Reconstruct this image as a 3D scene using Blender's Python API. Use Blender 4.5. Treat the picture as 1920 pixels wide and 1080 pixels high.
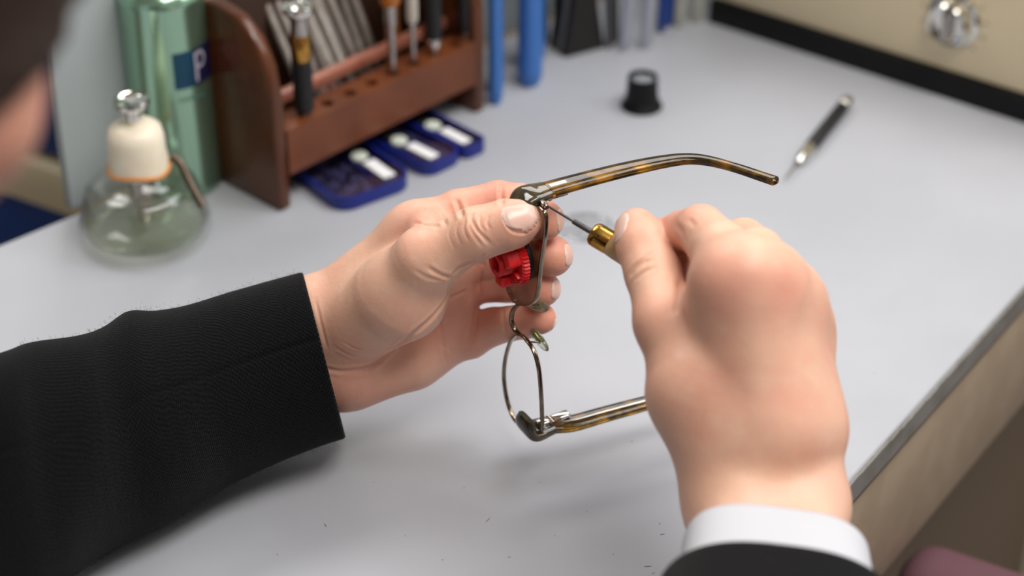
import bpy, bmesh, math, random
import numpy as np
from mathutils import Vector, Matrix
from mathutils.bvhtree import BVHTree

random.seed(7)
rng = np.random.default_rng(7)
sc = bpy.context.scene
for o in list(bpy.data.objects):
    bpy.data.objects.remove(o)
C = sc.collection

# ------------------------------------------------------------------ camera
PITCH = math.radians(33)
CZ = 1.35
TZ = 0.75                       # table top
FPX = 1920 / 36 * 70
cam_d = bpy.data.cameras.new('camera')
cam_d.lens = 70
cam_d.sensor_width = 36
cam_d.clip_start = 0.02
cam_d.dof.use_dof = True
cam_d.dof.focus_distance = 0.905
cam_d.dof.aperture_fstop = 4.8
cam = bpy.data.objects.new('camera', cam_d)
C.objects.link(cam)
cam.location = (0, 0, CZ)
cam.rotation_euler = (math.pi / 2 - PITCH, 0, 0)
sc.camera = cam

# ------------------------------------------------------------------ light
world = bpy.data.worlds.new('world')
sc.world = world
world.use_nodes = True
bg = world.node_tree.nodes['Background']
bg.inputs[0].default_value = (0.90, 0.95, 1.0, 1)
bg.inputs[1].default_value = 0.60
sc.view_settings.view_transform = 'Standard'
sc.view_settings.look = 'None'
sc.view_settings.gamma = 1
sc.view_settings.use_curve_mapping = False
sc.view_settings.exposure = -0.15
sc.cycles.transparent_max_bounces = 24


def area(name, loc, target, sx, sy, power, col):
    d = bpy.data.lights.new(name, 'AREA')
    d.shape = 'RECTANGLE'
    d.size = sx
    d.size_y = sy
    d.energy = power
    d.color = col
    o = bpy.data.objects.new(name, d)
    C.objects.link(o)
    o.location = loc
    o.rotation_euler = (Vector(target) - Vector(loc)).to_track_quat('-Z', 'Y').to_euler()
    return o


area('ceiling_and_fill_panel', (-0.75, 1.75, 2.45), (-0.1, 0.95, 0.75), 1.3, 0.6, 23, (1.0, 0.97, 0.93))
area('ceiling_and_fill_panel', (0.85, 1.35, 2.45), (0.0, 0.85, 0.75), 1.3, 0.6, 17, (0.97, 0.98, 1.0))
area('ceiling_and_fill_panel', (0.55, 0.25, 2.45), (0.1, 0.6, 0.75), 1.3, 0.6, 30, (1.0, 0.96, 0.90))  # fill light added to lift the right hand and near bench, no known fixture
area('ceiling_and_fill_panel', (0.1, 3.5, 2.5), (0.1, 3.0, 0.0), 1.6, 0.7, 15, (1.0, 0.98, 0.96))
area('ceiling_and_fill_panel', (2.0, 0.7, 2.45), (1.0, 0.7, 0.3), 0.6, 1.3, 20, (1.0, 0.96, 0.90))  # side fill added to brighten the drawer front, no known fixture

# ------------------------------------------------------------------ helpers
cp, sp = math.cos(PITCH), math.sin(PITCH)


def U(px, py, d):
    """point at camera depth d (m) seen at photo position px,py"""
    x = (px - 960) / FPX * d
    u = (540 - py) / FPX * d
    return Vector((x, d * cp + u * sp, CZ - d * sp + u * cp))


def T(px, py, h=0.0):
    """point on the plane h above the table"""
    r = U(px, py, 1.0) - Vector((0, 0, CZ))
    s = (TZ + h - CZ) / r.z
    return Vector((0, 0, CZ)) + r * s


def PL(px, py, p0, n):
    """point on a plane"""
    o = Vector((0, 0, CZ))
    r = U(px, py, 1.0) - o
    return o + r * ((p0 - o).dot(n) / r.dot(n))


def s2l(c):
    return tuple((v / 255 / 12.92) if v / 255 <= 0.04045 else ((v / 255 + 0.055) / 1.055) ** 2.4 for v in c) + (1.0,)


def mat(name, rgb, rough=0.5, metal=0.0, spec=0.5, trans=0.0, ior=1.45, sss=0.0, sss_r=(1, .35, .2), sss_s=0.004,
        noise=None, bump=None, coat=0.0, sheen=0.0, alpha=1.0):
    """noise=(scale, rgb2, detail, lo, hi)   bump=(scale, strength, distance)"""
    m = bpy.data.materials.new(name)
    m.use_nodes = True
    nt = m.node_tree
    b = nt.nodes['Principled BSDF']
    col = s2l(rgb)
    b.inputs['Base Color'].default_value = col
    b.inputs['Roughness'].default_value = rough
    b.inputs['Metallic'].default_value = metal
    b.inputs['Specular IOR Level'].default_value = spec
    b.inputs['Transmission Weight'].default_value = trans
    b.inputs['IOR'].default_value = ior
    b.inputs['Coat Weight'].default_value = coat
    b.inputs['Sheen Weight'].default_value = sheen
    b.inputs['Alpha'].default_value = alpha
    if sss:
        b.inputs['Subsurface Weight'].default_value = sss
        b.inputs['Subsurface Radius'].default_value = sss_r
        b.inputs['Subsurface Scale'].default_value = sss_s
    geo = None
    if noise or bump:
        geo = nt.nodes.new('ShaderNodeTexCoord')
    if noise:
        sc_, rgb2, det, lo, hi = noise
        n = nt.nodes.new('ShaderNodeTexNoise')
        n.inputs['Scale'].default_value = sc_
        n.inputs['Detail'].default_value = det
        nt.links.new(geo.outputs['Object'], n.inputs['Vector'])
        r = nt.nodes.new('ShaderNodeValToRGB')
        r.color_ramp.elements[0].position = lo
        r.color_ramp.elements[1].position = hi
        r.color_ramp.elements[0].color = col
        r.color_ramp.elements[1].color = s2l(rgb2)
        nt.links.new(n.outputs['Fac'], r.inputs['Fac'])
        nt.links.new(r.outputs['Color'], b.inputs['Base Color'])
    if bump:
        n2 = nt.nodes.new('ShaderNodeTexNoise')
        n2.inputs['Scale'].default_value = bump[0]
        n2.inputs['Detail'].default_value = 4
        nt.links.new(geo.outputs['Object'], n2.inputs['Vector'])
        bp = nt.nodes.new('ShaderNodeBump')
        bp.inputs['Strength'].default_value = bump[1]
        bp.inputs['Distance'].default_value = bump[2]
        nt.links.new(n2.outputs['Fac'], bp.inputs['Height'])
        nt.links.new(bp.outputs['Normal'], b.inputs['Normal'])
    return m


def wmat(o):
    m = o.matrix_basis.copy()
    p = o.parent
    while p:
        m = p.matrix_basis @ m
        p = p.parent
    return m


def obj(name, bm, m, parent=None, smooth=True, ang=40, base=True):
    """one mesh object; bm is in world coordinates"""
    if isinstance(bm, bpy.types.Mesh):
        me = bm
    else:
        me = bpy.data.meshes.new(name)
        bmesh.ops.recalc_face_normals(bm, faces=bm.faces[:]) if not bm.faces.layers.int.get('keep') else None
        bm.to_mesh(me)
        bm.free()
    if m is not None:
        for q in (m if isinstance(m, (list, tuple)) else [m]):
            me.materials.append(q)
    o = bpy.data.objects.new(name, me)
    C.objects.link(o)
    if parent:
        o.parent = parent
        me.transform(wmat(parent).inverted())
    elif base and len(me.vertices):
        vs = np.empty(len(me.vertices) * 3, np.float32)
        me.vertices.foreach_get('co', vs)
        vs = vs.reshape(-1, 3)
        lo, hi = vs.min(0), vs.max(0)
        loc = Vector(((lo[0] + hi[0]) / 2, (lo[1] + hi[1]) / 2, lo[2]))
        me.transform(Matrix.Translation(-loc))
        o.location = loc
    if smooth:
        me.polygons.foreach_set('use_smooth', [True] * len(me.polygons))
        if ang:
            me.set_sharp_from_angle(angle=math.radians(ang))
    return o


def tag(o, label=None, cat=None, group=None, kind=None):
    if label: o['label'] = label
    if cat: o['category'] = cat
    if group: o['group'] = group
    if kind: o['kind'] = kind
    return o


def thing(name, label, cat, M, group=None):
    o = bpy.data.objects.new(name, None)
    o.empty_display_size = 0.02
    C.objects.link(o)
    o.matrix_basis = M if isinstance(M, Matrix) else Matrix.Translation(M)
    return tag(o, label, cat, group)


def frame(origin, x, y=None, z=None):
    """matrix with given axes"""
    if z is None:
        x = x.normalized(); z = x.cross(y).normalized(); y = z.cross(x)
    elif y is None:
        z = z.normalized(); y = z.cross(x).normalized(); x = y.cross(z)
    m = Matrix((x, y, z)).transposed().to_4x4()
    m.translation = origin
    return m


def zframe(a, b):
    z = (b - a).normalized()
    x = Vector((1, 0, 0)) if abs(z.x) < 0.8 else Vector((0, 1, 0))
    return frame(a, x, None, z)


def BM():
    return bmesh.new()


def add_box(bm, M, c, s, bev=0.0, seg=2):
    r = bmesh.ops.create_cube(bm, size=1)
    vs = r['verts']
    bmesh.ops.scale(bm, vec=s, verts=vs)
    bmesh.ops.translate(bm, vec=c, verts=vs)
    if bev:
        es = list({e for v in vs for e in v.link_edges})
        rr = bmesh.ops.bevel(bm, geom=es, offset=bev, segments=seg, profile=0.5, affect='EDGES')
        vs = list({v for f in rr['faces'] for v in f.verts} | {v for v in vs if v.is_valid})
    bmesh.ops.transform(bm, matrix=M, verts=vs)


def add_lathe(bm, M, prof, seg=32, cap=True):
    rings = []
    for r, z in prof:
        rings.append([bm.verts.new(M @ Vector((r * math.cos(2 * math.pi * i / seg), r * math.sin(2 * math.pi * i / seg), z)))
                      for i in range(seg)])
    for a, b in zip(rings, rings[1:]):
        for i in range(seg):
            j = (i + 1) % seg
            bm.faces.new((a[i], a[j], b[j], b[i]))
    if cap:
        for ring in (rings[0], rings[-1]):
            try:
                bm.faces.new(ring)
            except ValueError:
                pass


def spline(pts, n=8):
    """Catmull-Rom through points (any dimension), n samples per span"""
    P = [np.array(p, float) for p in pts]
    P = [2 * P[0] - P[1]] + P + [2 * P[-1] - P[-2]]
    out = []
    for i in range(1, len(P) - 2):
        for k in range(n):
            t = k / n
            out.append(0.5 * ((2 * P[i]) + (-P[i - 1] + P[i + 1]) * t + (2 * P[i - 1] - 5 * P[i] + 4 * P[i + 1] - P[i + 2]) * t * t
                              + (-P[i - 1] + 3 * P[i] - 3 * P[i + 1] + P[i + 2]) * t ** 3))
    out.append(P[-2])
    return out


def add_tube(bm, pts, rad, seg=10, closed=False, flat=None, ref=None, cap=True):
    """tube along points; rad number or list; flat=(aspect) with ref direction: section is rad along ref, rad*flat across"""
    pts = [Vector(p[:3]) for p in pts]
    n = len(pts)
    if not hasattr(rad, '__len__'):
        rad = [rad] * n
    rings = []
    prev = None
    for i, p in enumerate(pts):
        if closed:
            t = (pts[(i + 1) % n] - pts[i - 1]).normalized()
        else:
            t = (pts[min(i + 1, n - 1)] - pts[max(i - 1, 0)]).normalized()
        if ref is not None:
            x = (Vector(ref) - t * t.dot(Vector(ref)))
            x.normalize()
        elif prev is None:
            x = t.orthogonal().normalized()
        else:
            x = (prev - t * t.dot(prev)).normalized()
        prev = x
        y = t.cross(x)
        f = 1.0 if flat is None else (flat[i] if hasattr(flat, '__len__') else flat)
        rings.append([bm.verts.new(p + x * (rad[i] * math.cos(2 * math.pi * k / seg)) + y * (rad[i] * f * math.sin(2 * math.pi * k / seg)))
                      for k in range(seg)])
    m = n if closed else n - 1
    for i in range(m):
        a, b = rings[i], rings[(i + 1) % n]
        for k in range(seg):
            j = (k + 1) % seg
            bm.faces.new((a[k], a[j], b[j], b[k]))
    if cap and not closed:
        bm.faces.new(rings[0][::-1])
        bm.faces.new(rings[-1])


def add_prism(bm, M, poly, z0, z1, bev=0.0, seg=2):
    vs = [bm.verts.new((x, y, z0)) for x, y in poly]
    f = bm.faces.new(vs)
    r = bmesh.ops.extrude_face_region(bm, geom=[f])
    nv = [g for g in r['geom'] if isinstance(g, bmesh.types.BMVert)]
    bmesh.ops.translate(bm, vec=(0, 0, z1 - z0), verts=nv)
    allv = vs + nv
    if bev:
        es = [e for e in {e for v in allv for e in v.link_edges} if len(e.link_faces) == 2 and e.calc_face_angle(0) > 0.6]
        rr = bmesh.ops.bevel(bm, geom=es, offset=bev, segments=seg, profile=0.5, affect='EDGES')
        allv = list({v for f in rr['faces'] for v in f.verts} | {v for v in allv if v.is_valid})
    bmesh.ops.transform(bm, matrix=M, verts=allv)


def copy_tree(src, M, label=None, parent=None):
    c = src.copy()
    C.objects.link(c)
    if parent:
        c.parent = parent
    else:
        c.matrix_basis = M
    if label: c['label'] = label
    for ch in list(src.children):
        copy_tree(ch, None, None, c)
    return c


# ------------------------------------------------------------------ implicit surfaces (for bodies)
class Field:
    def __init__(s, lo, hi, vox):
        s.vox = vox
        s.lo = np.array(lo, np.float32)
        n = np.ceil((np.array(hi) - np.array(lo)) / vox).astype(int) + 1
        s.n = n
        s.ax = [s.lo[i] + vox * np.arange(n[i], dtype=np.float32) for i in range(3)]
        s.d = np.full(n, 1.0, np.float32)

    def sub(s, lo, hi):
        sl = []
        for i in range(3):
            a = max(0, int((lo[i] - s.lo[i]) / s.vox)); b = min(s.n[i], int((hi[i] - s.lo[i]) / s.vox) + 2)
            sl.append(slice(a, max(a, b)))
        return tuple(sl)

    def cone(s, a, b, ra, rb, pad=0.012, squash=None):
        """distance to a tapered capsule on the sub-grid near it. squash=(dir,factor): thinner along dir"""
        a = np.array(a, np.float32); b = np.array(b, np.float32)
        m = max(ra, rb) + pad
        sl = s.sub(np.minimum(a, b) - m, np.maximum(a, b) + m)
        X = s.ax[0][sl[0]][:, None, None]; Y = s.ax[1][sl[1]][None, :, None]; Z = s.ax[2][sl[2]][None, None, :]
        ba = b - a
        L = float(ba @ ba) + 1e-12
        t = np.clip(((X - a[0]) * ba[0] + (Y - a[1]) * ba[1] + (Z - a[2]) * ba[2]) / L, 0, 1)
        dx = X - a[0] - t * ba[0]; dy = Y - a[1] - t * ba[1]; dz = Z - a[2] - t * ba[2]
        q = dx * dx + dy * dy + dz * dz
        if squash is not None:
            u = np.array(squash[0], np.float32)
            w = dx * u[0] + dy * u[1] + dz * u[2]
            q = q + w * w * (1 / squash[1] ** 2 - 1)
        return sl, np.sqrt(q) - (ra + t * (rb - ra))


def smin(a, b, k):
    h = np.clip(k - np.abs(a - b), 0, None) / k
    return np.minimum(a, b) - h * h * k * 0.25


def surface(d, lo, vox):
    """naive surface nets -> verts, quads"""
    n = np.array(d.shape)
    ins = d < 0
    acc = np.zeros(tuple(n - 1) + (3,), np.float32)
    cnt = np.zeros(tuple(n - 1), np.float32)
    full = [slice(0, -1)] * 3
    def corner(dx, dy, dz):
        return (slice(dx, n[0] - 1 + dx), slice(dy, n[1] - 1 + dy), slice(dz, n[2] - 1 + dz))
    cs = [(i, j, k) for i in (0, 1) for j in (0, 1) for k in (0, 1)]
    for c in cs:
        for axn in range(3):
            if c[axn] == 0:
                c2 = list(c); c2[axn] = 1
                A = d[corner(*c)]; B = d[corner(*c2)]
                cr = (A < 0) != (B < 0)
                idx = np.nonzero(cr)
                a_ = A[idx]; b_ = B[idx]
                t = a_ / (a_ - b_)
                p = np.tile(np.array(c, np.float32), (len(t), 1))
                p[:, axn] = t
                acc[idx] += p
                cnt[idx] += 1
    idx = np.nonzero(cnt)
    ids = np.full(tuple(n - 1), -1, np.int64)
    ids[idx] = np.arange(len(idx[0]))
    V = (np.stack(idx, 1) + acc[idx] / cnt[idx][:, None]) * vox + lo
    quads = []
    for axn in range(3):
        sh = [slice(None)] * 3
        a = [slice(None)] * 3; b = [slice(None)] * 3
        a[axn] = slice(0, -1); b[axn] = slice(1, None)
        A = ins[tuple(a)]; B = ins[tuple(b)]
        o1, o2 = [i for i in range(3) if i != axn]
        cr = np.array(np.nonzero(A != B)).T
        ok = (cr[:, o1] > 0) & (cr[:, o2] > 0) & (cr[:, o1] < n[o1] - 1) & (cr[:, o2] < n[o2] - 1)
        cr = cr[ok]
        fl = A[tuple(cr.T)]
        def cid(d1, d2):
            q = cr.copy(); q[:, o1] -= d1; q[:, o2] -= d2
            return ids[tuple(q.T)]
        Q = np.stack([cid(1, 1), cid(0, 1), cid(0, 0), cid(1, 0)], 1)
        if axn == 1:
            fl = ~fl
        Q[~fl] = Q[~fl][:, ::-1]
        quads.append(Q)
    return V.astype(np.float32), np.concatenate(quads)


def relax(V, Q, it=2, lam=0.5):
    e = np.concatenate([Q[:, [0, 1]], Q[:, [1, 2]], Q[:, [2, 3]], Q[:, [3, 0]]])
    e = np.concatenate([e, e[:, ::-1]])
    cnt = np.bincount(e[:, 0], minlength=len(V))[:, None]
    for _ in range(it):
        s_ = np.stack([np.bincount(e[:, 0], weights=V[e[:, 1], k], minlength=len(V)) for k in range(3)], 1)
        V = V + lam * (s_ / np.maximum(cnt, 1) - V)
    return V.astype(np.float32)


def vnormals(V, Q):
    nf = np.cross(V[Q[:, 2]] - V[Q[:, 0]], V[Q[:, 3]] - V[Q[:, 1]])
    N = np.zeros_like(V)
    for k in range(4):
        for c in range(3):
            N[:, c] += np.bincount(Q[:, k], weights=nf[:, c], minlength=len(V))
    return N / (np.linalg.norm(N, axis=1)[:, None] + 1e-12)


def qmesh(name, V, Q):
    me = bpy.data.meshes.new(name)
    me.vertices.add(len(V))
    me.vertices.foreach_set('co', np.ascontiguousarray(V, np.float32).ravel())
    me.loops.add(Q.size)
    me.loops.foreach_set('vertex_index', np.ascontiguousarray(Q, np.int32).ravel())
    me.polygons.add(len(Q))
    me.polygons.foreach_set('loop_start', np.arange(0, Q.size, 4, dtype=np.int32))
    me.update(calc_edges=True)
    me.validate()
    return me


def proj(p):
    q = Vector(p) - Vector((0, 0, CZ))
    d = q.y * cp - q.z * sp
    return 960 + FPX * q.x / d, 540 - FPX * (q.y * sp + q.z * cp) / d, d


def hz(base, py):
    """height above base at which the photo row py is reached"""
    lo, hi = 0.0, 0.5
    for _ in range(40):
        m = (lo + hi) / 2
        if proj(base + Vector((0, 0, m)))[1] > py: lo = m
        else: hi = m
    return lo


def az(deg):
    a = math.radians(deg)
    return Vector((math.sin(a), math.cos(a), 0))


ZV = Vector((0, 0, 1))
I4 = Matrix.Identity(4)
# ------------------------------------------------------------------ materials
m_lam = mat('white_laminate', (171, 173, 180), 0.36, spec=0.45, noise=(9, (165, 167, 174), 6, 0.35, 0.65), bump=(420, 0.035, 0.0004))
m_band = mat('grey_edge_band', (126, 124, 120), 0.5, noise=(60, (110, 106, 100), 5, 0.4, 0.7))
m_brown = mat('brown_laminate', (158, 140, 120), 0.45, noise=(40, (150, 132, 112), 4, 0.4, 0.6))
m_brown_d = mat('dark_brown_board', (96, 80, 66), 0.6)
m_part = mat('partition_grey', (176, 184, 186), 0.5, noise=(6, (168, 176, 178), 3, 0.4, 0.6))
m_wood = mat('varnished_wood', (94, 48, 20), 0.28, spec=0.4, coat=0.2, noise=(14, (58, 32, 17), 6, 0.3, 0.7))
m_wood2 = mat('rack_wood', (112, 60, 32), 0.4, spec=0.4, coat=0.1, noise=(30, (92, 48, 24), 5, 0.3, 0.7))
m_steel = mat('steel', (186, 182, 176), 0.25, 1.0, noise=(150, (160, 152, 146), 3, 0.3, 0.7))
m_chrome = mat('chrome', (222, 220, 214), 0.09, 1.0)
m_black = mat('black_rubber', (11, 11, 12), 0.5, spec=0.3)
m_blackmet = mat('black_knurled', (34, 34, 36), 0.38, 0.3, bump=(900, 0.5, 0.001))
m_gold = mat('brass', (196, 152, 76), 0.22, 1.0, noise=(220, (166, 118, 52), 4, 0.35, 0.7))
m_blue = mat('blue_grip', (58, 108, 178), 0.35)
m_dblue = mat('dark_blue_grip', (30, 60, 132), 0.35)
m_navy = mat('navy_plastic', (24, 38, 122), 0.28)
m_clear = mat('clear_plastic', (226, 226, 244), 0.05, trans=0.96, ior=1.25)
m_white = mat('white_label', (240, 241, 244), 0.5)
m_pale = mat('pale_green_pad', (204, 210, 198), 0.5)
m_amber = mat('amber_plastic', (208, 122, 24), 0.2, trans=0.35)
m_pink = mat('pink_grip', (206, 158, 148), 0.35)
m_beige = mat('beige_enamel', (234, 218, 184), 0.35, noise=(5, (228, 211, 176), 3, 0.4, 0.6))
m_ivory = mat('ivory_ceramic', (238, 228, 208), 0.35, sss=0.2, sss_s=0.003, noise=(60, (226, 212, 188), 4, 0.4, 0.7))
def thin_glass(name, tint, refl=1.45, rough=.02):
    m = bpy.data.materials.new(name); m.use_nodes = True
    N, Lk = m.node_tree.nodes, m.node_tree.links
    N.remove(N['Principled BSDF'])
    t = N.new('ShaderNodeBsdfTransparent'); t.inputs[0].default_value = s2l(tint)
    g = N.new('ShaderNodeBsdfGlossy'); g.inputs['Roughness'].default_value = rough
    lw = N.new('ShaderNodeLayerWeight'); lw.inputs['Blend'].default_value = .5
    pw = N.new('ShaderNodeMath'); pw.operation = 'POWER'; pw.inputs[1].default_value = 2.6; Lk.new(lw.outputs['Facing'], pw.inputs[0])
    f = N.new('ShaderNodeMath'); f.operation = 'MULTIPLY_ADD'; f.inputs[1].default_value = .75; f.inputs[2].default_value = (refl - 1) ** 2 / (refl + 1) ** 2
    Lk.new(pw.outputs[0], f.inputs[0])
    x = N.new('ShaderNodeMixShader')
    Lk.new(f.outputs[0], x.inputs[0]); Lk.new(t.outputs[0], x.inputs[1]); Lk.new(g.outputs[0], x.inputs[2])
    Lk.new(x.outputs[0], N['Material Output'].inputs[0])
    return m


m_glass = thin_glass('clear_glass', (253, 253, 253))
m_fluid = thin_glass('pale_green_alcohol', (251, 253, 243), 1.33)
m_rubber = mat('orange_seal', (206, 140, 78), 0.4)
m_can = mat('green_aluminium', (158, 194, 168), 0.2, 0.85)
m_cloth_p = mat('mauve_fabric', (104, 70, 78), 0.8)
m_wall = mat('wall_paint', (206, 202, 194), 0.8)
m_floor = mat('floor_vinyl', (122, 112, 100), 0.5, noise=(3, (110, 100, 90), 5, 0.4, 0.6))

# ------------------------------------------------------------------ room
bm = BM(); add_box(bm, I4, (0, 1, -0.05), (7, 7, 0.1)); tag(obj('floor', bm, m_floor, smooth=False), kind='structure')
bm = BM(); add_box(bm, I4, (0, 1, 2.65), (7, 7, 0.1)); tag(obj('ceiling', bm, m_wall, smooth=False), kind='structure')
bm = BM(); add_box(bm, I4, (0, 4.55, 1.3), (7, 0.1, 2.6)); tag(obj('wall_back', bm, m_wall, smooth=False), kind='structure')
bm = BM(); add_box(bm, I4, (-3.55, 1, 1.3), (0.1, 7, 2.6)); tag(obj('wall_left', bm, m_wall, smooth=False), kind='structure')

# ------------------------------------------------------------------ workbench
eR = (T(1920, 535) - T(1575, 920)).normalized()            # right edge
p_edge = T(1575, 920)
eL = az(47)
pL = T(100, 419)
def xing(p, u, q, v):
    det = u.x * -v.y + v.x * u.y
    r = q - p
    a = (r.x * -v.y + v.x * r.y) / det
    return p + u * a
near_p = Vector((-0.27, 0.50, TZ)); near_u = az(127)
c0 = xing(near_p, near_u, p_edge, eR)
c1 = p_edge + eR * 0.62
c2 = pL + eL * 1.12
c3 = xing(near_p, near_u, pL, eL)
bench = thing('workbench', 'pale grey laminate workbench with brown drawer front below its edge', 'table', Vector((0, 0.85, 0)))
nR = Vector((eR.y, -eR.x, 0))                               # outward of the right edge
bm = BM()
add_prism(bm, I4, [(v.x, v.y) for v in (c0, c1, c2, c3)], TZ - 0.0146, TZ, 0.0008, 1)
obj('tabletop', bm, m_lam, bench, ang=30)
fr = frame(Vector((c0.x, c0.y, TZ)), eR, None, ZV) if False else Matrix((eR, nR * -1, ZV)).transposed().to_4x4()
fr.translation = Vector((c0.x, c0.y, TZ))
L = (c1 - c0).length
# chipped edge band: a strip with an uneven upper lip
bm = BM()
n = 260
rows = []
for i in range(n + 1):
    x = L * i / n
    j = 0.0006 * abs(rng.normal()) + 0.0003
    rows.append([bm.verts.new(fr @ Vector((x, y, z))) for y, z in ((0.0, -j - 0.0002), (-0.0016, -0.001 - j), (-0.0016, -0.0150), (0.0, -0.0150))])
for a, b in zip(rows, rows[1:]):
    for k in range(4):
        bm.faces.new((a[k], b[k], b[(k + 1) % 4], a[(k + 1) % 4]))
bm.faces.new(rows[0]); bm.faces.new(rows[-1])
obj('edge_band', bm, m_band, bench, smooth=False)
bm = BM(); add_box(bm, fr, (L / 2, 0.004, -0.0185), (L, 0.006, 0.007)); obj('batten', bm, m_brown_d, bench, smooth=False)
bm = BM(); add_box(bm, fr, (L / 2, 0.010, -0.0635), (L - 0.004, 0.018, 0.083), 0.001); obj('drawer_front', bm, m_brown, bench, ang=30)
bm = BM(); add_box(bm, fr, (L / 2 - 0.03, 0.075, -0.40), (L - 0.1, 0.018, 0.62), 0.001); obj('side_panel', bm, m_brown_d, bench, ang=30)
bm = BM(); add_box(bm, fr, (L * 0.97, 0.045, -0.385), (0.05, 0.05, 0.73), 0.002); obj('leg', bm, m_beige, bench, ang=30)
for v in (c0 + (c2 - c0).normalized() * 0.06, c3 + (c1 - c3).normalized() * 0.07, c2 + (c0 - c2).normalized() * 0.09):
    bm = BM(); add_box(bm, Matrix.Translation((v.x, v.y, 0)), (0, 0, 0.364), (0.05, 0.05, 0.728), 0.002); obj('leg', bm, m_beige, bench, ang=30)
# scratches and pits on the top
bm = BM()
for (x, y, l) in ((915, 975, 3.5), (955, 1045, 1.2), (610, 985, 2.5), (1242, 1002, 2.2), (1237, 982, 1.2), (1012, 905, .8), (1185, 828, 1.4), (870, 915, 1.0), (1215, 1062, 3),
                  (760, 1005, .8), (700, 905, .7), (1100, 960, .7), (1150, 1040, .8), (830, 1050, 1.0), (1640, 700, .8), (1225, 1075, 1.6), (520, 1040, .8), (1040, 1005, .7)):
    p = T(x, y); a = random.random() * 3.1
    u = Vector((math.cos(a), math.sin(a), 0)); w = Vector((-u.y, u.x, 0))
    l *= 0.0006; t = 0.00022
    q = [p + u * l * s + w * t * c + ZV * 0.00012 for s, c in ((-1, -.4), (0, -1), (1, -.3), (.8, .5), (0, .8), (-.9, .4))]
    bm.faces.new([bm.verts.new(v) for v in q])
obj('pit_mark', bm, mat('pit_dark', (92, 90, 88), 0.8), bench, smooth=False)['kind'] = 'stuff'

# back partition
part_d = thing('partition_panel', 'plain grey upright panel along the back edge of the bench', 'panel', T(142, 400))
pm = frame(T(142, 400) - eL * 0.0 + Vector((-eL.y, eL.x, 0)) * 0.004, eL, None, ZV)
bm = BM(); add_box(bm, pm, (0.5, 0.004, 0.14), (1.0, 0.008, 0.28), 0.0015); obj('board', bm, m_part, part_d, ang=30)
bm = BM(); add_box(bm, pm, (0.5, 0.004, 0.282), (1.0, 0.011, 0.006), 0.002); obj('top_cap', bm, m_part, part_d, ang=30)

# ------------------------------------------------------------------ cabinet beyond the left edge
cu = az(121)
cabp = U(70, 340, 1.36)
cm_ = frame(cabp, cu, None, ZV)
cab = thing('drawer_cabinet', 'beige and blue drawer cabinet beyond the left edge of the bench', 'cabinet', Vector((cabp.x, cabp.y, 0)))
zt = cabp.z
bm = BM(); add_box(bm, cm_, (-0.12, 0.17, 0.10 - zt / 2 + 0.02), (0.46, 0.30, zt + 0.12), 0.002); obj('carcass', bm, m_beige, cab, ang=30)
bm = BM(); add_box(bm, cm_, (-0.12, 0.012, 0.0), (0.46, 0.034, 0.034), 0.003); obj('shelf_edge', bm, m_beige, cab, ang=30)
for z0, h in ((0.071, 0.10), (-0.076, 0.112), (-0.20, 0.12), (-0.33, 0.12)):
    bm = BM(); add_box(bm, cm_, (-0.12, 0.012, z0), (0.44, 0.014, h), 0.003)
    f = obj('drawer', bm, mat('royal_blue', (16, 62, 132), 0.45) if z0 > 0.09 else (m_royal if 'm_royal' in globals() else globals().setdefault('m_royal', mat('royal_blue', (12, 56, 128), 0.45))), cab, ang=30)
    bm = BM(); add_box(bm, cm_, (-0.16, 0.0, z0 + h * .3), (0.10, 0.014, 0.010), 0.002); obj('drawer_pull', bm, m_royal, f, ang=30)

# chair tucked in beside the bench: only the end of its padded armrest shows
ar = U(1727, 1040, 1.10)
ad = az(30)
AM = Matrix((Vector((ad.y, -ad.x, 0)), ad, ZV)).transposed().to_4x4(); AM.translation = ar
chair = thing('armchair', 'mauve armchair whose padded armrest end shows below the drawer front', 'chair', Vector((ar.x + .2, ar.y - .2, 0)))
for dy0 in (0.0, -0.46):
    bm = BM(); add_box(bm, AM, (.115, dy0, -.02), (.25, .046, .042), .019, 5); h_ = obj('armrest', bm, m_cloth_p, chair, ang=60)
    bm = BM(); add_box(bm, AM, (.13, dy0, -.13), (.05, .026, .19), .004); obj('armrest_post', bm, m_black, h_, ang=40)
bm = BM(); add_box(bm, AM, (.17, -.23, -.21), (.42, .42, .07), .03, 4); obj('seat', bm, m_cloth_p, chair, ang=60)
bm = BM(); add_box(bm, AM, (.40, -.23, .05), (.06, .42, .50), .028, 4); obj('backrest', bm, m_cloth_p, chair, ang=60)
zf = ar.z
for dx0 in (.0, .36):
    for dy0 in (-.04, -.42):
        bm = BM(); add_box(bm, AM, (dx0, dy0, -.24 - (zf - .24) / 2), (.035, .035, zf - .24), .003); obj('leg', bm, m_black, chair, ang=40)

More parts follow.
